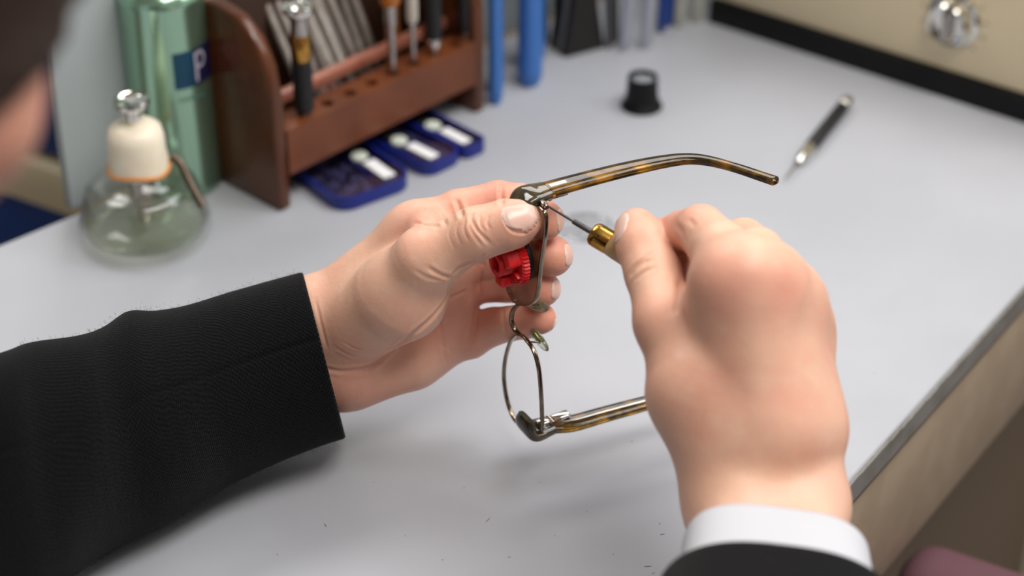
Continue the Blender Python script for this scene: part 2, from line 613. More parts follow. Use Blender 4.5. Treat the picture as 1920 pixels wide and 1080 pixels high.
# ------------------------------------------------------------------ glass alcohol flask
fb = T(266, 507) + Vector((0.0, 0.0365, 0)) ; fb.x = T(268, 470).x
FM = Matrix.Translation(fb)
z_sh = hz(fb, 338); z_neck = hz(fb, 322); z_cap = hz(fb, 232); z_top = hz(fb, 186)
flask = thing('alcohol_flask', 'squat clear glass flask with ivory pump cap and pale green liquid', 'flask', fb)
bm = BM()
outer = [(0.0, 0.0), (0.030, 0.0), (0.0355, 0.002), (0.0375, 0.007), (0.0372, 0.013), (0.0356, z_sh * .45), (0.0334, z_sh * .74), (0.0315, z_sh * .90), (0.0275, z_sh * .985), (0.021, z_sh * 1.015), (0.016, z_neck * 1.0), (0.0135, z_neck + .004), (0.0135, z_neck + .012)]
inner = [(0.0115, z_neck + .012), (0.0115, z_neck + .004), (0.0135, z_neck - .0015), (0.0205, z_sh * .98), (0.0262, z_sh * .955), (0.0295, z_sh * .88), (0.0314, z_sh * .73), (0.0336, z_sh * .44), (0.0348, 0.013), (0.0345, 0.008), (0.031, 0.005), (0.0, 0.0045)]
add_lathe(bm, FM, [tuple(p) for p in spline(outer[2:-2], 3)] + outer[-2:] + inner, 64, False)
for f in bm.faces: pass
g = obj('glass_body', bm, m_glass, flask, ang=60)
bm = BM(); add_lathe(bm, FM, [(0.0, 0.0047), (0.0308, 0.0052), (0.0343, 0.0082), (0.03465, 0.0128), (0.0341, 0.0162), (0.0332, 0.0170), (0.0, 0.0168)], 64, False)
obj('liquid', bm, m_fluid, flask, ang=60)
bm = BM(); add_lathe(bm, FM, [(0.012, z_neck + .001), (0.0166, z_neck + .002), (0.0168, z_neck + .010), (0.0162, z_neck + .013), (0.0161, z_cap - .009), (0.0148, z_cap - .003), (0.011, z_cap), (0.006, z_cap + .0012), (0, z_cap + .0012)], 48, False)
obj('pump_cap', bm, m_ivory, flask, ang=50)
bm = BM(); add_tube(bm, [FM @ Vector((0.0171 * math.cos(a), 0.0171 * math.sin(a), z_neck + .0035 + .0012 * math.sin(a * 3))) for a in np.linspace(0, 2 * math.pi, 48, endpoint=False)], 0.0012, 8, True)
obj('seal_ring', bm, m_rubber, flask)
bm = BM(); add_lathe(bm, FM, [(0.0, z_cap), (0.0042, z_cap), (0.0042, z_top - .0065), (0.0075, z_top - .0052), (0.0098, z_top - .0036), (0.0103, z_top - .0010), (0.0096, z_top), (0.0082, z_top - .0016), (0.0, z_top - .0026)], 36, False)
obj('pump_button', bm, m_chrome, flask, ang=50)
bm = BM(); add_lathe(bm, FM, [(0.0042, 0.012), (0.0042, z_neck * .62), (0.0062, z_neck * .66), (0.0062, z_neck + .002)], 20)
obj('dip_tube', bm, m_steel, flask)
bm = BM()
hp = [U(x, y, proj(fb)[2] - .012 - z_neck * .3) for x, y in ((322, 292), (338, 305), (352, 335), (368, 365), (381, 388))]
add_tube(bm, [Vector(p) for p in spline(hp, 6)], 0.0024, 8, flat=0.5)
obj('wire_clip', bm, mat('dark_wire', (84, 74, 64), 0.35, 0.8), flask)

# ------------------------------------------------------------------ aerosol can
cb = T(338, 338)
CM = Matrix.Translation(cb)
zs = hz(cb + Vector((0, -0.026, 0)), 27)
can = thing('spray_can', 'tall pale green metal spray can with a square P label', 'can', cb)
bm = BM(); add_lathe(bm, CM, [(0.0, 0.0), (0.023, 0.0), (0.0255, 0.0015), (0.0255, 0.0035), (0.0248, 0.005), (0.0248, zs), (0.0252, zs + .0015), (0.0246, zs + .004), (0.021, zs + .009), (0.015, zs + .0125), (0.0125, zs + .0135)], 56, True)
obj('can_body', bm, m_can, can, ang=35)
bm = BM(); add_lathe(bm, CM, [(0.0125, zs + .0135), (0.0135, zs + .016), (0.0115, zs + .019), (0.006, zs + .020), (0.006, zs + .034), (0.004, zs + .036), (0, zs + .036)], 32, True)
obj('spray_nozzle', bm, m_white, can, ang=40)
cam_az = math.atan2(-cb.y, -cb.x)
def on_can(a, z, off):
    return cb + Vector(((0.0248 + off) * math.cos(cam_az + a), (0.0248 + off) * math.sin(cam_az + a), z))
def can_patch(a0, a1, z0, z1, off, name, m):
    bm = BM()
    n = 12
    A = [[bm.verts.new(on_can(a0 + (a1 - a0) * i / n, z, off)) for z in (z0, z1)] for i in range(n + 1)]
    for p, q in zip(A, A[1:]): bm.faces.new((p[0], q[0], q[1], p[1]))
    return obj(name, bm, m, can)
cf = cb + Vector((math.cos(cam_az + .5) * .0248, math.sin(cam_az + .5) * .0248, 0))
z_l0, z_l1 = hz(cf, 163), hz(cf, 96)
lb = can_patch(0.10, 0.62, z_l0, z_l1, 0.0002, 'label_square', mat('teal_ink', (10, 62, 88), 0.4))
can_patch(0.62, 1.30, z_l0, z_l1, 0.0002, 'label_square', mat('navy_ink', (24, 26, 66), 0.4))
# the letter P: stem and bowl laid on the curved wall
bm = BM()
zc = (z_l0 + z_l1) / 2; hh = (z_l1 - z_l0) * .40
def strip(path, w):
    prev = None
    for i, (a, z) in enumerate(path):
        a2, z2 = path[min(i + 1, len(path) - 1)]; a1, z1 = path[max(i - 1, 0)]
        ta, tz = (a2 - a1) * .0248, z2 - z1
        l = math.hypot(ta, tz) or 1
        na, nz = -tz / l * w, ta / l * w
        cur = [bm.verts.new(on_can(a + s * na / .0248, z + s * nz, 0.0004)) for s in (-1, 1)]
        if prev: bm.faces.new((prev[0], cur[0], cur[1], prev[1]))
        prev = cur
strip([(0.68, zc - hh + k * hh * 2 / 8) for k in range(9)], 0.0010)
strip([(0.70 + 0.30 * math.cos(t) * .5 + .10, zc + hh * .45 + hh * .5 * math.sin(t)) for t in np.linspace(math.pi * .75, -math.pi * .75, 18)], 0.0010)
obj('letter', bm, mat('silver_ink', (176, 172, 188), 0.4), can, smooth=False)
bm = BM()
for k in range(7):
    a0 = 0.16 + k * .1
    strip([(a0, z_l0 - .008), (a0 + .03, z_l0 - .0055), (a0 + .06, z_l0 - .008)], 0.0004)
obj('small_print', bm, mat('green_ink', (92, 136, 122), 0.5), can, smooth=False)

# ------------------------------------------------------------------ wooden tool rack
A0 = T(548, 388); A1 = T(905, 208)
ex = (A1 - A0).normalized(); RL = (A1 - A0).length
eb = Vector((-ex.y, ex.x, 0))
RM = Matrix((ex, eb, ZV)).transposed().to_4x4(); RM.translation = A0
rack = thing('tool_rack', 'dark varnished wooden tool rack with drilled front shelf and curved ends', 'rack', A0)
prof = [(0, 0), (0, .05), (.0005, .072), (.004, .092), (.012, .107), (.026, .117), (.045, .120), (.070, .116), (.070, 0)]
PM = Matrix((eb, ZV, ex)).transposed().to_4x4()
for t0 in (-0.009, RL - 0.006):
    PM.translation = A0 + ex * t0
    bm = BM(); add_prism(bm, PM, prof, 0, 0.009, 0.0022, 3); obj('end_panel', bm, m_wood, rack, ang=50)
holes = [.0035 + .018 * k for k in range(1, 9)]
zb0, zb1 = 0.0215, 0.0505
SB = 0.019
bm = BM()
def quadf(*v): bm.faces.new([bm.verts.new(RM @ Vector(p)) for p in v])
edges = [0.0] + [(a + b) / 2 for a, b in zip(holes, holes[1:])] + [RL - .006]
for h, x0, x1 in zip(holes, edges, edges[1:]):
    n = 24; r = 0.0041; yc = 0.0085
    ang = [2 * math.pi * i / n for i in range(n)]
    corners = [math.atan2(y - yc, x - h) % (2 * math.pi) for x in (x0, x1) for y in (0.0, SB)]
    ang = sorted(set(ang + corners))
    def outp(a):
        c, s = math.cos(a), math.sin(a)
        t = min(((x1 - h) / c if c > 1e-9 else 9), ((x0 - h) / c if c < -1e-9 else 9), ((SB - yc) / s if s > 1e-9 else 9), ((0 - yc) / s if s < -1e-9 else 9))
        return h + c * t, yc + s * t
    for a, b in zip(ang, ang[1:] + ang[:1]):
        o1, o2 = outp(a), outp(b)
        i1 = (h + r * math.cos(a), yc + r * math.sin(a)); i2 = (h + r * math.cos(b), yc + r * math.sin(b))
        quadf((*o1, zb1), (*o2, zb1), (*i2, zb1), (*i1, zb1))
        quadf((*i1, zb1), (*i2, zb1), (*i2, zb0 + .004), (*i1, zb0 + .004))
    bm.faces.new([bm.verts.new(RM @ Vector((h + r * math.cos(2 * math.pi * i / n), yc + r * math.sin(2 * math.pi * i / n), zb0 + .004))) for i in range(n)])
xa, xb = edges[0], edges[-1]
quadf((xa, 0, zb0), (xb, 0, zb0), (xb, 0, zb1), (xa, 0, zb1))
quadf((xa, SB, zb0), (xb, SB, zb0), (xb, SB, zb1), (xa, SB, zb1))
quadf((xa, 0, zb0), (xb, 0, zb0), (xb, SB, zb0), (xa, SB, zb0))
bmesh.ops.remove_doubles(bm, verts=bm.verts, dist=1e-5)
obj('drilled_shelf', bm, m_wood2, rack, ang=40)
bm = BM(); add_box(bm, RM, (RL / 2 - .003, .0275, .0555), (RL - .004, .006, .0085), .002, 3); obj('rail', bm, mat('rail_wood', (176, 112, 92), 0.3, coat=0.3, noise=(40, (150, 90, 70), 4, .3, .7)), rack, ang=40)
bm = BM(); add_box(bm, RM, (RL / 2 - .003, .066, .06), (RL - .004, .006, .10), .001); obj('back_board', bm, mat('dark_wood', (52, 30, 18), 0.5), rack, ang=40)
bm = BM(); add_box(bm, RM, (RL / 2 - .003, .045, .028), (RL - .004, .034, .006), .001); obj('bottom_board', bm, m_wood, rack, ang=40)
bm = BM(); add_box(bm, RM, (.1160, .031, .075), (.0075, .006, .09), .001); obj('upright', bm, mat('golden_wood', (142, 84, 34), 0.35), rack, ang=40)


def at(t, b, z): return RM @ Vector((t, b, z))


def driver(name, label, t, b, z0, prof_parts, lean=(0, 0), group='screwdrivers in the rack'):
    o = at(t, b, z0)
    up = (ZV + ex * lean[0] + eb * lean[1]).normalized()
    M = zframe(o, o + up)
    r = thing(name, label, 'screwdriver', o, group)
    for nm, pr, m in prof_parts:
        bm = BM(); add_lathe(bm, M, pr, 28); obj(nm, bm, m, r, ang=40)
    return r


driver('screwdriver', 'black screwdriver with gold band and flared nickel top, nearest the left rack end', holes[0], .0085, .038, [
    ('tip', [(.0036, 0), (.0037, .014)], m_steel),
    ('handle', [(.0037, .014), (.0060, .0165), (.0060, .047), (.0055, .048)], m_blackmet),
    ('gold_band', [(.0055, .048), (.0060, .049), (.0060, .063), (.0055, .064)], m_gold),
    ('neck', [(.0052, .064), (.0050, .072), (.0062, .075)], m_steel),
    ('swivel_top', [(.0062, .075), (.0088, .078), (.0090, .081), (.0080, .0825), (.0056, .0815), (.0046, .079)], m_chrome)])
driver('screwdriver', 'silver shafted screwdriver with wide amber handle at the rack centre', holes[4], .0085, .032, [
    ('shaft', [(.0026, 0), (.0026, .050), (.0036, .052), (.0036, .064)], m_steel),
    ('handle', [(.0050, .064), (.0062, .066), (.0062, .105), (.005, .11)], m_amber)])
driver('screwdriver', 'thin grey screwdriver with pale handle right of the amber one', holes[5], .0085, .032, [
    ('shaft', [(.0016, 0), (.0018, .046)], m_steel),
    ('handle', [(.0028, .046), (.0036, .049), (.0036, .10), (.0028, .102)], mat('pale_handle', (190, 182, 170), 0.4))])
driver('screwdriver', 'black handled screwdriver with short bright tip right of centre', holes[6], .0085, .036, [
    ('tip', [(.0026, 0), (.0032, .012), (.0032, .019)], m_steel),
    ('collar', [(.0036, .019), (.0042, .020), (.0042, .024), (.0036, .025)], m_chrome),
    ('handle', [(.0046, .025), (.0052, .028), (.0052, .085), (.0045, .088)], m_blackmet)])
driver('screwdriver', 'all black screwdriver nearest the right rack end', holes[6] + .0285, .0095, .0508, [
    ('tip', [(.0032, 0), (.0034, .004)], m_steel),
    ('handle', [(.0034, .004), (.0050, .007), (.0050, .075), (.0045, .078)], m_blackmet)])
driver('brush', 'slim brown brush handle beside the black screwdriver', holes[6] + .010, .022, .034, [
    ('handle', [(.0016, 0), (.0026, .02), (.0022, .09)], mat('brown_stick', (150, 104, 50), 0.4))], group=None)['category'] = 'brush'


def pliers(name, label, M, hl, hw, gap, splay, m_h, m_tip=None, group=None, jaw=0.03, sleeve=1.0):
    """local frame: z along the handles from their ends up to the pivot, x separates the handles"""
    r = thing(name, label, 'pliers', M, group)
    for s in (-1, 1):
        pts = [Vector((s * (gap / 2 + splay), 0, 0)), Vector((s * (gap / 2 + splay * .95), 0, hl * .25)), Vector((s * (gap / 2 + splay * .55), 0, hl * .65)), Vector((s * gap * .32, 0, hl))]
        pts = [M @ Vector(p) for p in spline([tuple(p) for p in pts], 5)]
        bm = BM()
        k = int(len(pts) * sleeve)
        add_tube(bm, pts, [hw * (.72 if i == 0 else 1) * (1 - .25 * i / len(pts)) for i in range(len(pts))], 12, flat=.75, ref=M.to_3x3() @ Vector((1, 0, 0)))
        h = obj('handle', bm, m_h, r)
        if m_tip:
            bm = BM()
            add_tube(bm, [pts[0] + (pts[0] - pts[1]).normalized() * .0004, pts[1], pts[2]], [hw * 1.02, hw * 1.08, hw * 1.04], 12, flat=.8, ref=M.to_3x3() @ Vector((1, 0, 0)))
            obj('grip_end', bm, m_tip, h)
    bm = BM()
    Mp = M @ Matrix.Translation((0, 0, hl + .004)) @ Matrix.Rotation(math.pi / 2, 4, 'X')
    add_lathe(bm, Mp, [(0, -.0042), (hw * 1.7, -.0042), (hw * 2, -.003), (hw * 2, .003), (hw * 1.7, .0042), (0, .0042)], 24, False)
    obj('pivot', bm, m_steel, r, ang=40)
    for s in (-1, 1):
        bm = BM()
        pts = [M @ Vector((s * hw * .8, 0, hl + .006)), M @ Vector((s * hw * .75, 0, hl + .006 + jaw * .5)), M @ Vector((s * hw * .4, 0, hl + .006 + jaw))]
        add_tube(bm, pts, [hw * .9, hw * .7, hw * .3], 10)
        obj('jaw', bm, m_steel, r)
    return r


m_grip_g = [mat('grey_handle', c, 0.3, 0.75, noise=(120, d, 3, .3, .7)) for c, d in (((206, 198, 190), (176, 166, 158)), ((186, 176, 168), (150, 140, 132)), ((222, 218, 210), (190, 182, 174)))]
lean = (ZV + eb * .52 - ex * .02).normalized()
names = ['steel pliers leaning in the rack, just right of the black and gold screwdriver', 'steel pliers with pinkish handle ends, second pair in the rack',
         'bright steel pliers leaning at the middle of the row in the rack', 'dull steel pliers, fourth pair leaning in the rack', 'dull steel pliers nearest the amber screwdriver in the rack']
for k in range(5):
    t = .0400 + k * .0128
    o = at(t + .014, .0365 + .0012 * (k % 2), .034 + .002 * (k % 3))
    lean = (ZV + eb * (.52 + .05 * (k % 3) - .05) + ex * (-.02 + .05 * ((k * 2) % 3 - 1))).normalized()
    x = ex - lean * ex.dot(lean); x.normalize()
    M = Matrix((x, lean.cross(x), lean)).transposed().to_4x4(); M.translation = o
    pliers('pliers', names[k], M, .115, .0034, .0078, .0002, m_grip_g[k % 3], m_pink if k == 1 else None, 'steel pliers leaning in the rack')
o = at(.006, .036, .036); M = Matrix((x, lean.cross(x), lean)).transposed().to_4x4(); M.translation = o
pliers('pliers', 'dark navy handled pliers with pink ends in the left gap of the rack', M, .09, .0032, .0064, .0005, mat('navy_handle', (30, 34, 52), 0.3), m_pink)
o = at(.020, .044, .036); M = M.copy(); M.translation = o
pliers('pliers', 'pale steel pliers behind the black and gold screwdriver', M, .12, .0028, .0068, .0004, m_grip_g[2])

# ------------------------------------------------------------------ stand and hanging pliers right of the rack
wb = T(1097, 100)
wx = (T(1140, 82) - T(1080, 98)).normalized()
WM = Matrix((wx, Vector((-wx.y, wx.x, 0)), ZV)).transposed().to_4x4(); WM.translation = wb
stand = thing('pliers_stand', 'black wedge footed stand that the blue pliers hang from', 'stand', wb)
bm = BM()
W2 = WM @ Matrix.Rotation(math.pi / 2, 4, 'X')
add_prism(bm, W2, [(-.016, 0), (.016, 0), (.0085, .045), (.004, .06), (.004, .17), (-.004, .17), (-.004, .06), (-.0085, .045)], -.022, 0.0, .0015, 2)
obj('foot', bm, mat('brown_black_plastic', (26, 20, 18), 0.5), stand, ang=40)
rod_z = .158
bm = BM(); add_tube(bm, [WM @ Vector((-.125, .011, rod_z)), WM @ Vector((.09, .011, rod_z))], .003, 12); obj('rod', bm, m_steel, stand)


def hang(px, py, label, hw, gap, mh, mt=None, yaw=0, tilt=0.0, dz=0.0):
    o = T(px, py, dz)
    xx = az(yaw)
    zz = (ZV + WM.to_3x3() @ Vector((tilt, 0, 0))).normalized()
    xx = (xx - zz * xx.dot(zz)).normalized()
    M = Matrix((xx, zz.cross(xx), zz)).transposed().to_4x4(); M.translation = o
    return pliers('pliers', label, M, .13, hw, gap, .001, mh, mt, None, .045)


hang(930, 180, 'blue handled pliers touching the right end of the wooden rack', .0066, .015, m_blue, None, 2)
hang(996, 136, 'blue handled pliers second from the wooden rack', .0115, .026, m_blue, None, 4)
hang(1034, 78, 'dull gunmetal pliers hanging between the blue pliers and the stand foot', .0040, .0095, mat('dark_gunmetal', (74, 74, 72), 0.4, 0.7), None, 70, -.04)
hang(1148, 84, 'slim dark steel pliers hanging just right of the black stand foot', .0034, .008, mat('dark_steel_grip', (96, 96, 98), 0.4, 0.7), None, 30, -.06)
hang(1056, 92, 'grey steel pliers hanging just left of the black stand foot', .0042, .010, mat('gunmetal', (110, 110, 108), 0.35, 0.8), None, 15, .12)
hang(1192, 92, 'silver pliers with pink upper grips right of the black stand foot', .0046, .0125, mat('silver_grip', (176, 178, 190), 0.35, 0.5), None, 80, .05)
hang(1246, 52, 'dark blue handled pliers near the beige device', .0042, .009, m_dblue, None, 30, .03, .001)
hang(1290, 44, 'pale grey handled pliers between dark blue pliers and beige device', .0052, .013, mat('pale_grey_grip', (160, 160, 152), 0.4), None, 60, .02)

# ------------------------------------------------------------------ flat blue cases under the rack
m_lid = thin_glass('lid_plastic', (222, 222, 238), 1.6, .12)
m_insert = mat('grey_insert', (132, 130, 146), .6, noise=(160, (96, 94, 116), 3, .35, .65))


def case(label, front_l, front_r, depth, lab, seed, th=.0088):
    a, b = T(*front_l), T(*front_r)
    x = (b - a).normalized(); w = (b - a).length
    y = Vector((-x.y, x.x, 0))
    M = Matrix((x, y, ZV)).transposed().to_4x4(); M.translation = a
    r = thing('bit_case', label, 'case', M, 'blue cases under the rack')
    def rr(x0, y0, x1, y1, rad, n=6):
        out = []
        for cx, cy, s in ((x1 - rad, y0 + rad, -90), (x1 - rad, y1 - rad, 0), (x0 + rad, y1 - rad, 90), (x0 + rad, y0 + rad, 180)):
            out += [(cx + rad * math.cos(math.radians(s + 90 * i / n)), cy + rad * math.sin(math.radians(s + 90 * i / n))) for i in range(n + 1)]
        return out
    rad = min(.012, w * .3)
    bm = BM(); add_prism(bm, M, rr(0, 0, w, depth, rad), 0, .0035, .0008, 2)
    bm2 = BM(); add_prism(bm2, M, rr(.004, .004, w - .004, depth - .004, rad - .003), .0034, .0041, 0)
    o, i_ = rr(0, 0, w, depth, rad), rr(.0018, .0018, w - .0018, depth - .0018, rad - .0015)
    vo = [[bm.verts.new(M @ Vector((p[0], p[1], z))) for p in q] for q, z in ((o, .0030), (o, th), (i_, th), (i_, .0030))]
    for p, q in zip(vo, vo[1:]):
        for k in range(len(p)): bm.faces.new((p[k], p[(k + 1) % len(p)], q[(k + 1) % len(p)], q[k]))
    obj('tray', bm, m_navy, r, ang=40); obj('insert', bm2, m_insert, r, ang=40)
    bm = BM(); add_prism(bm, M, rr(.002, .002, w - .002, depth - .002, rad - .002), th - .0016, th - .0004, 0); obj('clear_lid', bm, m_lid, r, ang=40)
    lx, lw, ly, ll = lab
    bm = BM(); add_box(bm, M, (lx, ly, th + .0002), (lw, ll, .0012), .0004, 1); obj('label', bm, m_white, r, ang=40)
    bm = BM(); add_lathe(bm, M @ Matrix.Translation((lx - .001, ly + ll * .5 + .0085, th - .0004)), [(0, 0), (.0052, 0), (.0052, .001), (.0045, .0018), (0, .002)], 24, False); obj('pad', bm, m_pale, r, ang=40)
    bm = BM(); add_box(bm, M, (lx - .001, ly + ll * .5 + .023, th + .0004), (lw * 1.2, .016, .002), .0006, 1); obj('clasp', bm, m_black, r, ang=40)
    bm = BM()
    rn = random.Random(seed)
    for _ in range(46):
        cx, cy = rn.uniform(.006, max(.008, lx - lw * .8)), rn.uniform(.008, depth * .6)
        an = rn.uniform(-.4, .4) + 1.2; l = rn.uniform(.003, .007)
        u = Vector((math.cos(an), math.sin(an), 0)) * l
        c = Vector((cx, cy, .0045 + rn.uniform(0, .0014)))
        add_tube(bm, [M @ (c - u * .5), M @ (c + u * .5)], .0007, 5)
    b_ = obj('drill_bits', bm, m_steel, r); b_['kind'] = 'stuff'
    for k in range(2):
        bm = BM(); add_box(bm, M, (lx - lw * .85, depth * (.3 + .3 * k), .0055), (.0012, depth * .26, .0045)); obj('divider', bm, m_navy, r, smooth=False)
    return r


case('wide blue flat case with white label, leftmost under the rack', (638, 404), (779, 352), .085, (.0405, .0085, .019, .023), 1)
case('narrow blue flat case with white label, middle one under the rack', (802, 337), (872, 302), .075, (.0115, .0078, .0165, .022), 2)
case('narrow blue flat case with white label, rightmost under the rack', (873, 303), (916, 283), .075, (.0065, .0074, .0165, .022), 3)

# ------------------------------------------------------------------ loupe
lb_ = T(1203, 200)
LM = Matrix.Translation(lb_)
loupe = thing('loupe', 'small black eye loupe standing flared end down on the bench', 'loupe', lb_)
zt = hz(lb_, 143)
bm = BM()
add_lathe(bm, LM, [(p[0], p[1]) for p in spline([(.0130, 0), (.0135, .0012), (.0125, .003), (.0108, .0065), (.0102, .012), (.0099, zt - .004), (.0097, zt)], 4)] + [(.0086, zt), (.0084, zt - .003), (.0095, .002), (.011, 0.0)], 48, False)
obj('barrel', bm, m_black, loupe, ang=50)
bm = BM(); add_lathe(bm, LM, [(.0, zt - .0038), (.0084, zt - .0038), (.0084, zt - .0030), (.006, zt - .0016), (.003, zt - .0009), (0, zt - .0007)], 32, False); obj('lens', bm, mat('loupe_glass', (214, 220, 226), 0.05, 0.0, trans=.75), loupe, ang=60)
bm = BM(); add_lathe(bm, LM, [(.0, .001), (.009, .001), (.009, .002), (0, .002)], 24, False); obj('eye_ring', bm, m_black, loupe)

# ------------------------------------------------------------------ precision screwdriver on the bench
a, b = T(1472, 335, .0035), T(1590, 188, .0046)
SD = zframe(a, b); l = (b - a).length
sd = thing('screwdriver', 'black knurled screwdriver with silver ends lying alone on the bench', 'screwdriver', SD)
for nm, pr, m in (('blade', [(.0004, 0), (.0008, .012), (.0010, l * .22)], m_steel),
                  ('chuck', [(.0016, l * .20), (.0034, l * .24), (.0040, l * .33), (.0040, l * .38), (.0036, l * .39)], m_chrome),
                  ('handle', [(.0038, l * .39), (.0042, l * .40), (.0042, l * .90), (.0038, l * .91)], m_blackmet),
                  ('swivel_cap', [(.0034, l * .91), (.0042, l * .92), (.0044, l * .97), (.0036, l * 1.0)], m_chrome)):
    bm = BM(); add_lathe(bm, SD, pr, 24); obj(nm, bm, m, sd, ang=40)

# ------------------------------------------------------------------ loose clear lens
lp = T(1100, 428)
bm = BM(); add_lathe(bm, Matrix.Translation(lp), [(0, .0003), (.0165, .0003), (.0170, .0006), (.0170, .0010), (.0165, .0013), (.010, .0015), (0, .0016)], 48, False)
tag(obj('spare_lens', bm, m_glass, ang=60), 'round clear lens lying on the bench behind the tool handle', 'lens')

# ------------------------------------------------------------------ beige device with chrome dial
g0, g1 = T(1327, 42), T(1920, 232)
dx_ = (g1 - g0).normalized()
DM = Matrix((dx_, Vector((-dx_.y, dx_.x, 0)), ZV)).transposed().to_4x4(); DM.translation = g0
dev = thing('bench_device', 'beige metal bench device with black base strip and chrome dial', 'device', g0)
bm = BM(); add_box(bm, DM, (.16, .13, .0085), (.32, .26, .017), .0015); obj('base_strip', bm, m_black, dev, ang=40)
bm = BM(); add_box(bm, DM, (.16, .132, .10), (.318, .256, .166), .003); obj('housing', bm, m_beige, dev, ang=40)
kn = PL(1789, 36, DM @ Vector((0, .004, 0)), Vector((dx_.y, -dx_.x, 0)))
KM = frame(kn, dx_, None, Vector((dx_.y, -dx_.x, 0)))
KM = Matrix((dx_, ZV, Vector((dx_.y, -dx_.x, 0)))).transposed().to_4x4(); KM.translation = kn
bm = BM(); add_lathe(bm, KM, [(0, 0), (.0185, 0), (.0185, .002), (.0165, .004), (.0150, .0045), (.0140, .011), (.0125, .0125), (.011, .0118), (.0105, .008), (0, .0075)], 40, False)
kb = obj('dial', bm, m_chrome, dev, ang=35)
bm = BM(); add_box(bm, KM, (0, 0, .0105), (.0055, .021, .006), .0015); obj('dial_grip', bm, m_steel, kb, ang=40)
bm = BM()
for k in range(11):
    a = math.radians(-45 + 27 * k)
    c = Vector((.0225 * math.cos(a), .0225 * math.sin(a), .0003)); u = Vector((math.cos(a), math.sin(a), 0)); v = Vector((-u.y, u.x, 0))
    bm.faces.new([bm.verts.new(KM @ (c + u * s * .0016 + v * w * .0004)) for s, w in ((-1, -1), (1, -1), (1, 1), (-1, 1))])
obj('scale_mark', bm, mat('dark_ink', (120, 108, 90), .6), dev, smooth=False)['kind'] = 'stuff'

# ------------------------------------------------------------------ spectacles held upright
tdir = az(60.5)
wdir = az(150.5)
P0 = U(965, 600, 0.938)
def FP(x, y): return PL(x, y, P0, tdir)
def mix_nodes(m): return m.node_tree.nodes, m.node_tree.links
m_tort = mat('tortoise_acetate', (58, 46, 24), 0.06, trans=0.75, ior=1.45, noise=(110, (200, 140, 30), 4, 0.44, 0.74), coat=0.1)
m_tort2 = mat('olive_acetate', (58, 54, 44), 0.07, trans=0.25, ior=1.47, noise=(120, (112, 92, 56), 4, 0.45, 0.75), coat=0.5)
m_rim = mat('gunmetal_rim', (150, 138, 122), 0.16, 1.0, noise=(200, (118, 104, 90), 3, .3, .7))
m_lens = thin_glass('demo_lens', (206, 194, 184), 1.6)
m_padclear = mat('nose_pad_silicone', (236, 240, 222), 0.08, trans=.9, ior=1.4)
m_red = mat('red_rubber', (214, 24, 30), 0.42, sss=.1, sss_s=.002, noise=(500, (196, 16, 24), 3, .4, .6))

def sweep(bm, pts, us, hu, hv, e=.45, seg=20, cap=True):
    """rounded-rectangle section swept along pts; us: direction of the wide side"""
    n = len(pts); rings = []
    for i in range(n):
        tg = (pts[min(i + 1, n - 1)] - pts[max(i - 1, 0)]).normalized()
        u = us[i] if isinstance(us, list) else us
        u = (u - tg * tg.dot(u)).normalized(); v = tg.cross(u)
        ring = []
        for k in range(seg):
            a = 2 * math.pi * (k + .5) / seg
            c, s = math.cos(a), math.sin(a)
            ring.append(bm.verts.new(pts[i] + u * (hu[i] * math.copysign(abs(c) ** e, c)) + v * (hv[i] * math.copysign(abs(s) ** e, s))))
        rings.append(ring)
    for p, q in zip(rings, rings[1:]):
        for k in range(seg):
            bm.faces.new((p[k], p[(k + 1) % seg], q[(k + 1) % seg], q[k]))
    if cap:
        bm.faces.new(rings[0]); bm.faces.new(rings[-1])

spec = thing('eyeglasses', 'gunmetal spectacle frame with olive tortoise temples held upright in the left hand', 'glasses', FP(1009, 812))
low = [(1016, 806), (1016, 770), (1014, 730), (1010, 690), (1001, 658), (986, 636), (975, 628), (965, 631), (955, 646), (947, 676), (945, 708), (949, 742), (957, 770), (968, 790), (984, 803), (1004, 810)]
upp = [(1016, 391), (1023, 401), (1024, 420), (1022, 445), (1018, 470), (1014, 500), (1011, 530), (1007, 556), (998, 569), (985, 572), (968, 566), (957, 551), (950, 530), (945, 500), (945, 460), (951, 425), (966, 398), (988, 384), (1005, 384)]
def loop(px, n=6):
    q = [tuple(FP(*p)) for p in px]
    q = q[-2:] + q + q[:2]
    s_ = spline(q, n)
    return [Vector(p) for p in s_[2 * n:-(2 * n) - 1 + n]][:len(px) * n]
rims = []
for nm, px in (('rim', low), ('rim', upp)):
    pts = loop(px)
    bm = BM(); sweep(bm, pts + [pts[0]], tdir, [.0011] * (len(pts) + 1), [.00062] * (len(pts) + 1), .6, 12, False)
    rims.append(obj(nm, bm, m_rim, spec, ang=60))
pts = loop(upp)
cen = sum(pts, Vector()) / len(pts)
bm = BM()
ring = [[bm.verts.new(cen + (p - cen) * k + tdir * z) for p in pts] for k, z in ((.55, -.0022), (.98, -.0009), (.98, .0009), (.55, -.0004))]
for a, b in zip(ring, ring[1:]):
    for k in range(len(pts)): bm.faces.new((a[k], a[(k + 1) % len(pts)], b[(k + 1) % len(pts)], b[k]))
bm.faces.new(ring[0]); bm.faces.new(ring[-1])
obj('lens', bm, m_lens, spec, ang=60)
# bridge
bp = [FP(*p) for p in ((975, 629), (967, 615), (963, 598), (965, 581), (973, 570))]
bp = [Vector(p) for p in spline([tuple(b - tdir * .0012 * math.sin(i / 4 * math.pi)) for i, b in enumerate(bp)], 6)]
bm = BM(); sweep(bm, bp, tdir, [.0012] * len(bp), [.0009] * len(bp), .7, 12); obj('bridge', bm, m_rim, spec, ang=60)
